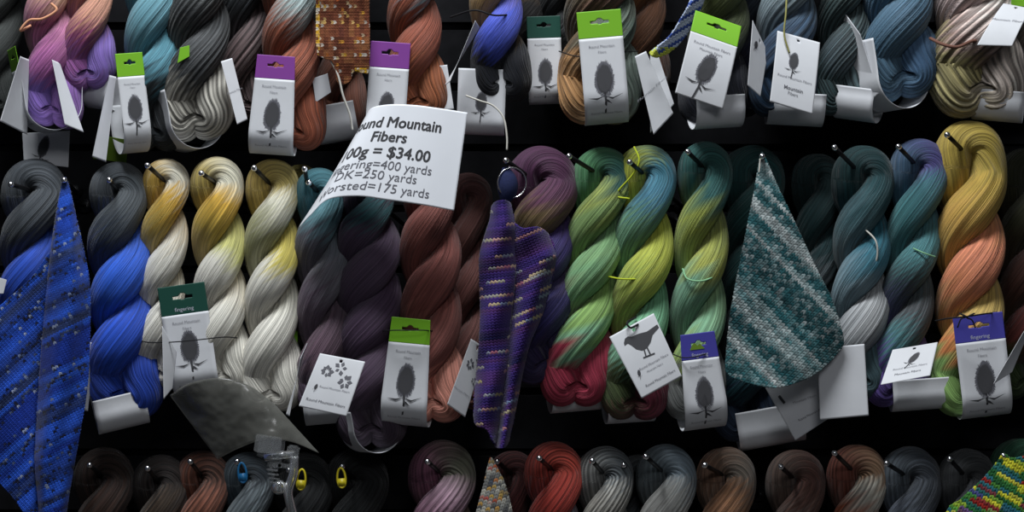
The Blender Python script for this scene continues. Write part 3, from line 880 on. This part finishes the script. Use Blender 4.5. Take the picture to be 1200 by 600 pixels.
band(T['ash'], (228, 176), -0.09, 42, 72, 60, 34, yaw=-58, roll=-8, logo=False, lines=False)
card(T['ash'], [(259, 72), (272, 68), (290, 140), (278, 146)], [-0.13, -0.12, -0.12, -0.13], name='right_flap', hole=False, prints=[('text', 'Mountain Fibers', .5, .5, 3.5)])
card(T['ash'], [(211, 56), (222, 53), (222, 66), (208, 74)], -0.131, mat='green', name='label_header', hole=False, label='bright green label header peeping out at the side')
band(T['brown'], (398, 166), -0.04, 52, 44, 30, 24, roll=-10, logo=False, lines=False)
card(T['brown'], [(366, 92), (384, 86), (388, 108), (370, 120)], -0.105, name='back_label', hole=False)
band(T['tan'], (563, 158), -0.085, 56, 76, 50, 18, roll=2, logo=True, logo_at=38, logo_h=26, lines=False)
card(T['tan'], [(562, 32), (557, 24), (527, 96), (521, 100)], [-0.125, -0.14, -0.14, -0.12], name='side_flap', mat='paper', hole=False)
band(T['denimgrey'], (930, 147), -0.082, 66, 36, 50, 26, roll=3, logo=False, lines=False)
card(T['denimgrey'], [(911, 36), (961, 50), (952, 134), (902, 119)], [-0.150, -0.150, -0.160, -0.160], bend=0.003,
     prints=[('teasel', .44, .36, 22, .1), ('text', 'Round Mountain Fibers', .5, .60, 4.3), ('text', 'Mountain', .5, .74, 6, 'midink', .01), ('text', 'Fibers', .5, .81, 5, 'midink')])
thread('tag_string', [(922, -10, -0.135), (921, 15, -0.15), (919, 40, -0.156), (925, 62, -0.158)], 'olivethread', T['denimgrey'], r=0.0011)
card(T['midnight'], [(882, 24), (900, 62), (891, 113), (876, 100)], [-0.13, -0.115, -0.13, -0.145], prints=[('teasel', .3, .25, 14, .5)])
band(T['pine'], (1002, 141), -0.078, 50, 36, 50, 26, yaw=-25, roll=10, logo=False, lines=False)
card(T['pine'], [(985, 8), (1008, 40), (1030, 110), (1010, 128)], [-0.09, -0.12, -0.12, -0.09], name='side_flap', hole=False)
band(T['denim'], (1050, 129), -0.092, 44, 84, 60, 38, yaw=-62, roll=-6, logo=False, lines=False)
band(T['cream'], (1168, 142), -0.092, 58, 34, 50, 24, yaw=-16, roll=6, logo=False, lines=False)
card(T['cream'], [(1176, 4), (1208, 10), (1186, 54), (1145, 53)], [-0.14, -0.145, -0.175, -0.17], bend=0.006, prints=[('text', 'Mountain Fibers', .5, .45, 5)])
card(T['lastback'], [(1185, -6), (1206, -6), (1206, 8), (1185, 7)], -0.12, mat='green', name='label_header', hole=False, label='green label header at the frame corner')

# middle row
band(M['gold2'], (234, 459), -0.096, 55, 127, 50, 26, roll=-8, header='forest', hlen=34, logo_at=72, logo_h=42, htext='fingering')
card(M['gold1'], [(190, 382), (207, 412), (202, 455), (192, 468)], [-0.150, -0.13, -0.135, -0.155], name='side_flap', hole=False)
thread('tie_thread', [(158, 396, -0.10), (172, 401, -0.125), (200, 401, -0.142), (234, 398, -0.150), (262, 395, -0.146), (278, 396, -0.118)], 'blackthread', M['gold2'])
band(M['blue'], (146, 502), -0.094, 60, 40, 50, 24, yaw=14, roll=13 * -1, logo=False, lines=False, name='paper_sling')
card(M['blue'], [(99, 400), (112, 402), (103, 482), (92, 480)], [-0.13, -0.105, -0.105, -0.13], name='side_flap', hole=False)
card(M['scarfblue'], [(-12, 322), (8, 328), (4, 344), (-12, 344)], -0.132, name='side_flap', hole=False)
card(M['goldback'], [(338, 384), (349, 388), (347, 440), (336, 440)], -0.075, name='label_flap', header='green', hfrac=.45)
card(M['gold3'], [(360, 402), (352, 420), (339, 488), (335, 486)], [-0.125, -0.15, -0.15, -0.125], name='side_flap', hole=False)


def rosette(cx, cy, r, n, W, H, rr):
    V = []; F = []
    for i in range(n):
        a = 6.283 * i / n + rr.uniform(-.2, .2); q = r * rr.uniform(.75, 1.1)
        b = len(V)
        for (s, t) in ((.25, 0), (.65, .28), (1, 0), (.65, -.28)):
            V.append((cx + (q * s * math.cos(a) - q * t * math.sin(a)) / W, cy + (q * s * math.sin(a) + q * t * math.cos(a)) / H))
        F.append((b, b + 1, b + 2, b + 3))
    return (V, F)


_rr = random.Random(8)
card(M['tealplum'], [(375, 414), (428, 424), (406, 488), (350, 476)], [-0.150, -0.150, -0.164, -0.164], bend=0.002,
     prints=[('poly', 'leaf_drawings', [rosette(.29, .30, 8, 8, 55, 66, _rr), rosette(.55, .20, 8.5, 5, 55, 66, _rr), rosette(.73, .42, 9, 7, 55, 66, _rr)], 'midink'),
             ('teasel', .19, .60, 7, .1), ('text', 'Round Mountain Fibers', .58, .58, 3.6, 'greyink'), ('text', 'Round Mountain Fibers', .5, .84, 4.6, 'midink')])
band(M['tealplum'], (390, 496), -0.09, 62, 36, 50, 20, roll=-5, logo=False, lines=False, name='paper_sling')
band(M['plum'], (438, 530), -0.092, 40, 52, 36, 32, yaw=-60, roll=-6, logo=False, lines=False, name='paper_sling')
band(M['rust'], (476, 498), -0.102, 54, 126, 70, 32, roll=5, header='green', hlen=29, logo_at=72, logo_h=44, taper=0.16, yaw=-6)
thread('tie_thread', [(448, 388, -0.125), (462, 387, -0.150), (480, 387, -0.150), (497, 387, -0.148), (508, 388, -0.12)], 'blackthread', M['rust'])
card(M['rustback'], [(552, 397), (570, 408), (545, 489), (524, 474)], [-0.125, -0.115, -0.12, -0.135],
     prints=[('poly', 'leaf_drawings', [rosette(.42, .32, 7, 7, 30, 85, _rr), rosette(.82, .22, 6, 6, 30, 85, _rr), rosette(.85, .50, 5, 5, 30, 85, _rr)], 'midink'),
             ('text', 'Mountain Fibers', .45, .72, 3.2)])
card(M['berry'], [(600, 402), (668, 372), (668, 424), (602, 448)], [-0.07, -0.05, -0.05, -0.07], name='back_label', hole=False)
band(M['green1'], (674, 482), -0.072, 60, 26, 60, 22, yaw=10, roll=-4, logo=False, lines=False, name='paper_sling')
bird = [(.20, .18), (.26, .13), (.33, .12), (.40, .15), (.55, .16), (.72, .19), (.97, .17), (.98, .22), (.80, .27), (.70, .35), (.58, .40), (.47, .40), (.37, .34), (.31, .25), (.27, .21), (.19, .215)]
card(M['green2'], [(714, 395), (766, 367), (799, 441), (752, 467)], [-0.152, -0.150, -0.160, -0.162], bend=0.002,
     prints=[('poly', 'bird_print', [(bird, [tuple(range(len(bird)))]),
                                     ([(.50, .39), (.53, .39), (.50, .50), (.47, .50)], [(0, 1, 2, 3)]), ([(.57, .39), (.60, .39), (.60, .51), (.57, .51)], [(0, 1, 2, 3)]),
                                     ([(.42, .49), (.56, .50), (.56, .52), (.42, .51)], [(0, 1, 2, 3)]), ([(.54, .50), (.68, .51), (.68, .53), (.54, .52)], [(0, 1, 2, 3)])], 'ink'),
             ('teasel', .20, .66, 8, .3), ('text', 'Round Mountain Fibers', .58, .62, 4.2, 'greyink'), ('text', 'Mountain Fibers', .55, .70, 3.4, 'greyink'),
             ('text', 'Round Mountain Fibers', .56, .87, 4.4, 'midink')])
thread('tag_string', [(745, 372, -0.12), (735, 378, -0.155), (739, 384, -0.158), (748, 380, -0.152)], 'blackthread', M['green2'], r=0.0012)
band(M['green2'], (738, 495), -0.074, 58, 30, 60, 24, yaw=8, roll=-3, logo=False, lines=False, name='paper_sling')
band(M['green3'], (824, 502), -0.109, 50, 113, 60, 34, roll=-7, header='violet', hlen=30, logo_at=70, logo_h=42, taper=0.2, yaw=6, htext='fingering', hill=True)
thread('tie_thread', [(786, 414, -0.125), (800, 419, -0.150), (815, 418, -0.150), (832, 413, -0.14)], 'blackthread', M['green3'])
band(M['tealback'], (905, 522), -0.042, 80, 48, 60, 26, roll=-10, logo=False, lines=False, name='paper_sling')
card(M['tealback'], [(893, 448), (962, 436), (978, 486), (932, 516)], [-0.118, -0.118, -0.122, -0.122], hole=False,
     prints=[('poly', 'ink_spot', [([(.12, .28), (.17, .26), (.20, .40), (.15, .42)], [(0, 1, 2, 3)])], 'ink'), ('text', 'Mountain Fibers', .55, .45, 5), ('text', 'Round Mountain Fibers', .56, .75, 4.5, 'midink')])
card(M['tealgrey'], [(958, 408), (1013, 403), (1018, 487), (961, 492)], [-0.148, -0.148, -0.152, -0.152], hole=False, label='blank white card')
card(M['lagoon'], [(1046, 410), (1099, 401), (1090, 440), (1032, 451)], [-0.142, -0.142, -0.172, -0.172],
     prints=[('teasel', .55, .36, 18, .5), ('text', 'Round Mountain Fibers', .52, .62, 4, 'greyink'), ('text', 'Mountain Fibers', .5, .78, 4.4, 'midink')])
band(M['lagoon'], (1080, 480), -0.09, 72, 38, 50, 22, roll=-4, logo=False, lines=False, name='paper_sling')
band(M['sunset'], (1153, 488), -0.106, 58, 121, 70, 30, roll=-7, header='violet', hlen=31, logo_at=75, logo_h=46, htext='fingering')
thread('tie_thread', [(1096, 376, -0.125), (1112, 373, -0.158), (1132, 371, -0.163), (1152, 368, -0.158), (1168, 366, -0.125)], 'blackthread', M['sunset'], r=0.0009)
thread('tie_bow', [(1122, 384, -0.163), (1126, 374, -0.165), (1132, 371, -0.166), (1124, 367, -0.165), (1133, 371, -0.167), (1142, 367, -0.165), (1133, 372, -0.166), (1139, 375, -0.165), (1143, 384, -0.163)], 'blackthread', M['sunset'], r=0.0009)
card(M['oliveback'], [(1200, 388), (1206, 388), (1186, 436), (1164, 450)], [-0.15, -0.13, -0.15, -0.17], hole=False)

# ------------------------------------------------------------------ ties of yarn round the skeins
thread('yarn_tie', [(36, 30, -0.118), (24, 36, -0.126), (34, 24, -0.127), (50, 22, -0.130), (66, 12, -0.128), (60, 4, -0.126)], 'peachthread', T['peach'], r=0.0016)
thread('yarn_tie', [(743, 172, -0.124), (749, 188, -0.129), (741, 205, -0.125), (722, 228, -0.117), (738, 233, -0.124)], 'limethread', M['green2'], r=0.0011)
thread('yarn_tie', [(712, 324, -0.115), (730, 327, -0.128), (752, 326, -0.126), (768, 319, -0.112)], 'limethread', M['green2'], r=0.0011)
thread('yarn_tie', [(800, 315, -0.117), (806, 327, -0.127), (824, 329, -0.128), (843, 321, -0.115)], 'mintthread', M['green3'], r=0.0011)
thread('yarn_tie', [(1013, 268, -0.118), (1026, 282, -0.127), (1028, 300, -0.126), (1022, 318, -0.12)], 'whitethread', M['tealgrey'], r=0.0011)
thread('yarn_tie', [(1070, 291, -0.122), (1084, 297, -0.127), (1096, 301, -0.122)], 'mintthread', M['lagoon'], r=0.0009)
thread('yarn_tie', [(1090, 45, -0.12), (1105, 52, -0.142), (1122, 55, -0.146), (1140, 48, -0.142), (1152, 50, -0.13)], 'brownthread', T['cream'], r=0.0020)
thread('yarn_tie', [(528, 20, -0.10), (556, 12, -0.134), (580, 18, -0.134), (606, 16, -0.10)], 'blackthread', T['tan'], r=0.0011)
thread('tag_string', [(546, 112, -0.128), (562, 118, -0.134), (578, 124, -0.134), (590, 138, -0.136), (594, 160, -0.138), (594, 176, -0.139)], 'whitethread', T['tan'], r=0.0011)

# ------------------------------------------------------------------ the price sign
SIGN = net([(0.0, (428, 146, -0.115), (349, 268, -0.140)), (0.14, (430, 134, -0.150), (364, 252, -0.170)), (0.28, (437, 126, -0.172), (384, 234, -0.186)),
            (0.42, (455, 122.5, -0.182), (416, 230, -0.192)), (0.6, (484, 123, -0.186), (455, 234.5, -0.196)), (0.8, (516, 127, -0.186), (494, 240, -0.196)),
            (1.0, (548, 132, -0.182), (532, 247, -0.192))])
sign = frame_sheet('price_sign', SIGN, 0, 1, 0, 1, 80, 60, 'sign', None, th=0.0004, origin=P(500, 124, -0.186))
tag(sign, 'curling white paper price sign with black lettering between the top and middle rows', 'sign')
SW, SH = 185.0, 116.0
n0 = normal_of(SIGN, np.array([.7]), np.array([.5]))[0]
sd = 1 if n0[1] < 0 else -1
for nm, txt, cs, h, bold, ink in [('sign_lettering', 'Round Mountain', .19, 18.4, .012, 'ink'), ('sign_lettering', 'Fibers', .345, 17.8, .012, 'ink'),
                                  ('sign_lettering', '100g = $34.00', .505, 18.8, .018, 'ink'), ('sign_lettering', 'fingering=400 yards', .645, 15.2, 0, 'midink'),
                                  ('sign_lettering', 'DK=250 yards', .755, 15.2, 0, 'midink'), ('sign_lettering', 'Worsted=175 yards', .88, 15.2, 0, 'midink')]:
    polys = []
    for ox, oy in ([(0, 0), (.9, 0), (.45, .35), (.45, -.35)] if bold else [(0, 0)]):     # heavy strokes: the outline laid down again a hair aside
        polys.append(text_poly(txt, .50 + ox / SW, cs + oy / SH, h, 1 / SW, 1 / SH))
    printed(nm, SIGN, polys, ink, sign, sd)

# ------------------------------------------------------------------ smoky plastic sleeve and its clear clip
SLV = net([(0.0, (199, 463, -0.140), (255, 538, -0.150)), (0.25, (222, 449, -0.163), (283, 524, -0.165)), (0.5, (258, 443, -0.172), (312, 515, -0.172)),
           (0.75, (292, 452, -0.168), (342, 518, -0.168)), (1.0, (322, 474, -0.158), (374, 531, -0.158))])
slv = frame_sheet('plastic_sleeve', SLV, 0, 1, 0, 1, 60, 30, 'acetate', None, th=0.0006, origin=P(258, 443, -0.172))
tag(slv, 'curved smoky see-through plastic sleeve below the white and gold skeins', 'plastic sleeve')


def rbox(c, sx, sy, sz, ang=0.0, bev=0.25):
    """box with chamfered edges, centred, turned about the view axis"""
    import bmesh
    bm = bmesh.new()
    bmesh.ops.create_cube(bm, size=1)
    for v in bm.verts: v.co = (v.co.x * sx, v.co.y * sy, v.co.z * sz)
    bmesh.ops.bevel(bm, geom=bm.edges[:], offset=min(sx, sy, sz) * bev, segments=2, affect='EDGES')
    ca, sa = math.cos(ang), math.sin(ang)
    V = [(c[0] + v.co.x * ca - v.co.z * sa, c[1] + v.co.y, c[2] + v.co.x * sa + v.co.z * ca) for v in bm.verts]
    bm.verts.index_update()
    F = [[v.index for v in f.verts] for f in bm.faces]
    bm.free()
    return V, F


clip = empty('sign_clip', P(325, 515, -0.165))
tag(clip, 'clear plastic sign clip gripping the lower edge of the smoky sleeve', 'clip')
a = math.radians(-8)
mk('jaw', *rbox(P(314, 521, -0.178), .030, .004, .020, a), 'clear', clip, smooth=False)
mk('jaw', *rbox(P(318, 525, -0.160), .030, .004, .024, a), 'clear', clip, smooth=False)
mk('body', *join(rbox(P(322, 540, -0.170), .016, .012, .020, a), rbox(P(343, 532, -0.168), .014, .008, .020, a), rbox(P(333, 546, -0.170), .026, .006, .006, a)), 'clear', clip, smooth=False)
mk('rib', *join(*[rbox(P(319 + i * 1.2, 551 + i * 5, -0.176), .013, .003, .0025, a) for i in range(4)]), 'clear', clip, smooth=False)
Vh, Fh = tube(P(np.array([310, 345]), np.array([536, 532]), np.array([-.170, -.170])), .0045, 14)
mk('hinge_pin', Vh, Fh, 'clear', clip)
mk('ball_joint', *(lambda s: tube(P(327, 571, -0.172)[None] + np.array([[0, 0, 1.0]]) * (np.cos(s) * .0085)[:, None], np.maximum(np.sin(s) * .0085, 1e-4), 16))(np.linspace(0, math.pi, 12)), 'clear', clip)
thr = resample(P(np.array([345, 344, 338, 340, 346]), np.array([535, 555, 575, 590, 612]), np.array([-.168, -.172, -.172, -.170, -.165])), 24)
Vh, Fh = tube(thr, .0055, 10)
mk('arm', Vh, Fh, 'clear', clip)


def marker(label, px, py, Y, mat, h=24, ang=0.0):
    """locking stitch marker: a bulbed pin of plastic, loop above, thick clasp below"""
    o = empty('stitch_marker', P(px, py, Y)); tag(o, label, 'stitch marker')
    w = h * 0.42
    pts = []
    for i in range(40):
        t = 2 * math.pi * i / 40
        x = math.sin(t) * w / 2 * (1 - 0.12 * math.cos(t)); y = -math.cos(t) * h / 2
        pts.append((px + x * math.cos(ang) - y * math.sin(ang), py + x * math.sin(ang) + y * math.cos(ang), Y))
    V, F = tube(P(*np.array(pts).T), .0013, 8, closed=True)
    mk('pin_loop', V, F, mat, o)
    c = P(px - math.sin(ang) * h * .24, py + h * .24 * math.cos(ang), Y)
    mk('clasp', *rbox(c, w * .00105, .003, h * .00042, -ang, .35), mat, o)


marker('small blue plastic stitch marker on the steel grey skein', 284, 554, -0.142, 'blueplastic', 23, -.1)
marker('yellow plastic stitch marker on the soot black skein', 400, 560, -0.135, 'yellowplastic', 23, -.08)
marker('dull yellow stitch marker just right of the clear plastic clip', 353, 562, -0.135, 'yellowplastic', 24, .08)

# ------------------------------------------------------------------ knitted swatches
def d_shawl_front(px, py):
    xl = np.interp(py, [210, 300, 420, 540, 650], [71, 59, 48, 41, 50]); xr = np.interp(py, [210, 340, 440, 600, 650], [80, 106, 104, 78, 76])
    f = np.clip((px - xl) / (xr - xl + 1e-6), 0, 1)
    lift = np.clip((py - 205) / 90, 0, 1)
    return -0.158 - 0.010 * np.clip((py - 215) / 300, 0, 1) - 0.024 * lift * np.sin(f ** .8 * math.pi) + 0.003 * lift * np.sin(f * 9 + py / 60)


def d_shawl_side(px, py):
    q = np.clip(58 - px, 0, 200)
    return -0.138 - 0.010 * np.clip((py - 215) / 300, 0, 1) - 0.022 * (1 - np.exp(-q / 22)) + 0.005 * np.sin(q / 11 + py / 70)


def c_shawl(row, col, rng, px, py):
    n = vnoise(row * 0.23, 3); n2 = vnoise(col * .21 + row * 1.7, 5); n3 = hash01(row, col, 9)
    c = pick(n, [(0.1, '#1a3590'), (.35, '#2450b8'), (.6, '#2c5acc'), (.75, '#2446a0'), (.9, '#2b3a66')])
    c = c * (0.82 + .3 * n3)[..., None]
    rib = np.clip((vnoise(row * 0.42 + 40, 8) - .45) * 4, 0, 1)
    c = c * (1 - .5 * rib * (n2 > .3))[..., None]
    p = 0.03 + .34 * rib * (n2 > .35)
    dark = pick(hash01(row, col, 14), [(0, '#10142a'), (.55, '#222a48'), (.8, '#4a5a80'), (1, '#8c96b0')])
    return np.where((hash01(row, col, 21) < p)[..., None], dark, c)


sh, _ = knit('', [(74, 209), (79, 211), (86, 240), (98, 290), (106, 340), (105, 420), (101, 468), (88, 540), (78, 600), (76, 650), (50, 650), (45, 590),
                  (41, 540), (43, 480), (48, 420), (52, 360), (58, 310), (64, 262), (70, 228)], 3.7, -27, d_shawl_front, c_shawl, name='knitted_shawl', relief=1.7)
tag(sh, 'blue hand-knitted shawl flecked with grey, hanging from a peg at the left edge', 'knitted swatch')
knit('', [(61, 296), (60, 360), (55, 430), (52, 520), (56, 600), (60, 650), (50, 650), (28, 602), (0, 566), (-34, 535), (-34, 392), (0, 358), (36, 326)],
     3.7, -42, d_shawl_side, c_shawl, parent=sh, name='side_fold', relief=1.7)


def d_purple_front(px, py):
    xl = np.interp(py, [236, 260, 300, 420, 500, 524], [577, 573, 561, 559, 555, 570]); xr = np.interp(py, [236, 270, 320, 430, 480, 524], [598, 604, 604, 594, 586, 580])
    f = np.clip((px - xl) / (xr - xl + 1e-6), 0, 1)
    return -0.144 - 0.026 * np.sin(f * math.pi) ** .8 + 0.003 * np.sin(py / 13.0 + px / 9.0)


def d_purple_side(px, py):
    xl = np.interp(py, [260, 310, 420, 526], [594, 598, 592, 580]); xr = np.interp(py, [260, 300, 372, 450, 526], [636, 652, 635, 610, 594])
    f = np.clip((px - xl) / (xr - xl + 1e-6), 0, 1)
    return -0.130 - 0.034 * np.sin(f ** 1.2 * math.pi) ** .8 + 0.003 * np.sin(py / 17.0 + px / 8.0)


def c_purple(row, col, rng, px, py):
    c = pick(vnoise(row * .5 + 7, 2), [(0, '#2a2058'), (.35, '#3e2c78'), (.6, '#4c3282'), (.8, '#5a3470'), (1, '#24225a')])
    seg = hash01(row, np.floor((col + 5 * hash01(row, 0 * col, 4)) / 5), 6)
    fl = pick(hash01(row, np.floor(col / 2), 1), [(0, '#b06a80'), (.35, '#c89a98'), (.6, '#c8b890'), (.8, '#8494c0'), (1, '#c0b070')])
    return np.where((((np.mod(row, 5) == 0) | (hash01(row, 0 * col, 3) > .9)) & (seg > .52))[..., None], fl * .7, c * .7)


pu, _ = knit('', [(577, 240), (588, 234), (599, 240), (604, 270), (604, 320), (598, 380), (595, 430), (587, 480), (580, 520), (570, 504), (557, 497), (555, 470),
                  (560, 420), (563, 370), (562, 330), (562, 300), (568, 276), (574, 258)], 4.2, -6, d_purple_front, c_purple, relief=2.0)
knit('', [(594, 258), (612, 267), (632, 266), (648, 282), (651, 305), (645, 340), (634, 372), (620, 406), (610, 450), (603, 490), (596, 518), (587, 526), (579, 518),
          (586, 470), (592, 420), (597, 360), (597, 310)], 4.2, -24, d_purple_side, c_purple, parent=pu, name='side_fold', relief=2.0)
tag(pu, 'narrow purple knitted swatch with pale flecks, gathered on a metal ring', 'knitted swatch')
ang_ = np.linspace(0, 2 * math.pi, 48, endpoint=False)
rp = P(600 + 16.5 * np.cos(ang_), 214 + 17.5 * np.sin(ang_), -0.146 + 0.004 * np.cos(ang_))
V, F = tube(rp, .0009, 8, closed=True)
mk('hanging_ring', V, F, 'chrome', pu)
# gathered navy tuft through the ring
s = np.linspace(0, 1, 26)
tuft = P(592 - 2 * s + 4 * np.sin(s * 3), 196 + 44 * s, -0.142 + 0 * s)
V, F = tube(tuft, .0025 + .0095 * np.sin(np.clip(s, 0.02, .98) * math.pi) ** .8, 20)
a6 = np.arctan2(V[:, 2] - np.repeat(tuft[:, 2], 20), V[:, 0] - np.repeat(tuft[:, 0], 20))
mk('gathered_tuft', V, F, 'navy', pu)
thread('yarn_end', [(585, 238, -0.150), (580, 252, -0.153), (575, 270, -0.153), (574, 284, -0.150)], 'whitethread', pu, r=.0013)


def c_teal(row, col, rng, px, py):
    n = vnoise(row * .55 + col * .012 + 3, 5); n3 = hash01(row, col, 2)
    c = pick(n, [(0, '#143a40'), (.3, '#24545a'), (.45, '#2e646a'), (.58, '#5c8488'), (.72, '#a8b4b4'), (1, '#c8cccc')])
    fleck = pick(n3, [(0, '#1c444a'), (.5, '#3c6c70'), (.85, '#a4b2b2'), (1, '#d8dcdc')])
    return (c * .66 + fleck * .34) * (.45 + .6 * hash01(row, col, 31))[..., None] * .95


def d_teal(px, py):
    return -0.152 - 0.022 * np.sin(np.clip((px - 850) / 140, 0, 1) * math.pi) * np.clip((py - 190) / 160, 0, 1) + 0.004 * np.sin((px * .8 + py * .6) / 24.0)


te, _ = knit('', [(891, 181), (897, 184), (912, 218), (930, 256), (955, 310), (975, 350), (988, 392), (985, 410), (958, 437), (930, 450), (905, 455), (872, 448), (852, 438), (850, 420), (855, 370), (862, 330), (872, 280), (882, 230)],
             5.2, 47, d_teal, c_teal, relief=1.5)
tag(te, 'teal and white striped triangular knitted swatch hanging point up from a peg', 'knitted swatch')
thread('yarn_end', [(891, 186, -0.153), (889, 205, -0.155), (884, 232, -0.156)], 'whitethread', te, r=.0010)


def c_brown(row, col, rng, px, py):
    n3 = hash01(row, col, 2); n2 = hash01(np.floor(row / 2), np.floor(col / 4), 3)
    c = pick(n2, [(0, '#5c3020'), (.5, '#7c4630'), (.8, '#8c5a38'), (1, '#6c3a2c')])
    fl = pick(n3, [(0, '#a89c90'), (.4, '#c8c0b8'), (.7, '#c09434'), (1, '#a84c2c')])
    edge = (px < 375) | (py > 80) & (px > 416)
    p = np.where(edge, .85, np.where(np.mod(col, 5) < 2, .20, .06))
    yel = pick(hash01(row, col, 7), [(0, '#d8a82c'), (.6, '#c89830'), (1, '#e0dcd4')])
    return np.where((hash01(row, col, 11) < p)[..., None], np.where(edge[..., None], yel, fl), c) * (.6 + .4 * hash01(row, col, 5))[..., None]


br, _ = knit('', [(370, -60), (432, -60), (433, 0), (433, 78), (426, 86), (415, 84), (410, 96), (396, 98), (390, 74), (378, 68), (371, 58), (370, 0)], 3.8, 90,
             lambda px, py: -0.142 - 0.006 * np.sin((px - 370) / 62 * math.pi) + 0.002 * np.sin(py / 13.0), c_brown, relief=1.4)
tag(br, 'rusty brown knitted swatch with white and yellow flecks, top edge of the photo', 'knitted swatch')
thread('yarn_end', [(385, 66, -0.146), (396, 88, -0.148), (402, 112, -0.148), (410, 134, -0.146), (413, 152, -0.142)], 'whitethread', br, r=.0013)


def c_cord(row, col, rng, px, py):
    c = np.where((np.mod(row, 3) < 2)[..., None], lin('#b8c4dc'), lin('#3c549c'))
    return np.where((py > 55)[..., None] & (hash01(row, col, 3) > .3)[..., None], lin('#b4bc4c'), c)


co, _ = knit('', [(818, -40), (836, -34), (826, 0), (812, 30), (796, 52), (782, 63), (768, 68), (761, 62), (770, 54), (784, 42), (797, 22), (808, 0)], 4.4, -30,
             lambda px, py: -0.146 + 0.0009 * np.abs(px - (820 - (py + 10) * .75)) * .6, c_cord, name='knitted_strip', relief=1.5)
tag(co, 'blue and white striped knitted cord dangling left of the tilted green headed label', 'knitted cord')


def c_mottle(row, col, rng, px, py):
    return pick(hash01(row, col, 2), [(0, '#4c4c4e'), (.45, '#8c8c88'), (.72, '#b4b0a4'), (.8, '#a83c38'), (.9, '#b89850'), (1, '#3c4c60')])


mo, _ = knit('', [(574, 536), (583, 548), (594, 572), (604, 620), (606, 680), (546, 680), (556, 610), (566, 570)], 5.0, 15,
             lambda px, py: -0.145 - 0.010 * np.sin(np.clip((px - 548) / 56, 0, 1) * math.pi), c_mottle, relief=1.4)
tag(mo, 'mottled grey and red knitted swatch under the tip of the purple swatch', 'knitted swatch')


def c_multi(row, col, rng, px, py):
    n = hash01(row, np.floor((col + 6 * hash01(row, 0 * col, 8)) / (2 + 3 * hash01(row, 0 * col, 9))), 4)
    c = pick(n, [(0, '#1c4a2c'), (.3, '#2c6a38'), (.42, '#5c9a3c'), (.50, '#c8c834'), (.58, '#d4cc3c'), (.64, '#2c6a5c'), (.78, '#2c6a7c'), (.84, '#8c2420'), (.92, '#a42c24'), (1, '#2c5c9c')])
    return c * (0.75 + .5 * hash01(row, col, 6))[..., None]


mu, _ = knit('', [(1176, 531), (1186, 536), (1206, 532), (1240, 522), (1240, 690), (1080, 690), (1106, 604), (1126, 584), (1150, 562), (1164, 546)], 6.0, 30,
             lambda px, py: -0.155 - 0.012 * np.sin(np.clip((px - 1110) / 130, 0, 1) * math.pi), c_multi, relief=2.0)
tag(mu, 'multicoloured green, yellow and red knitted swatch in the bottom right corner', 'knitted swatch')
peg('steel peg holding the multicoloured knitted swatch at the bottom right', (1176, 534), (1182, 541), tipY=-0.166)
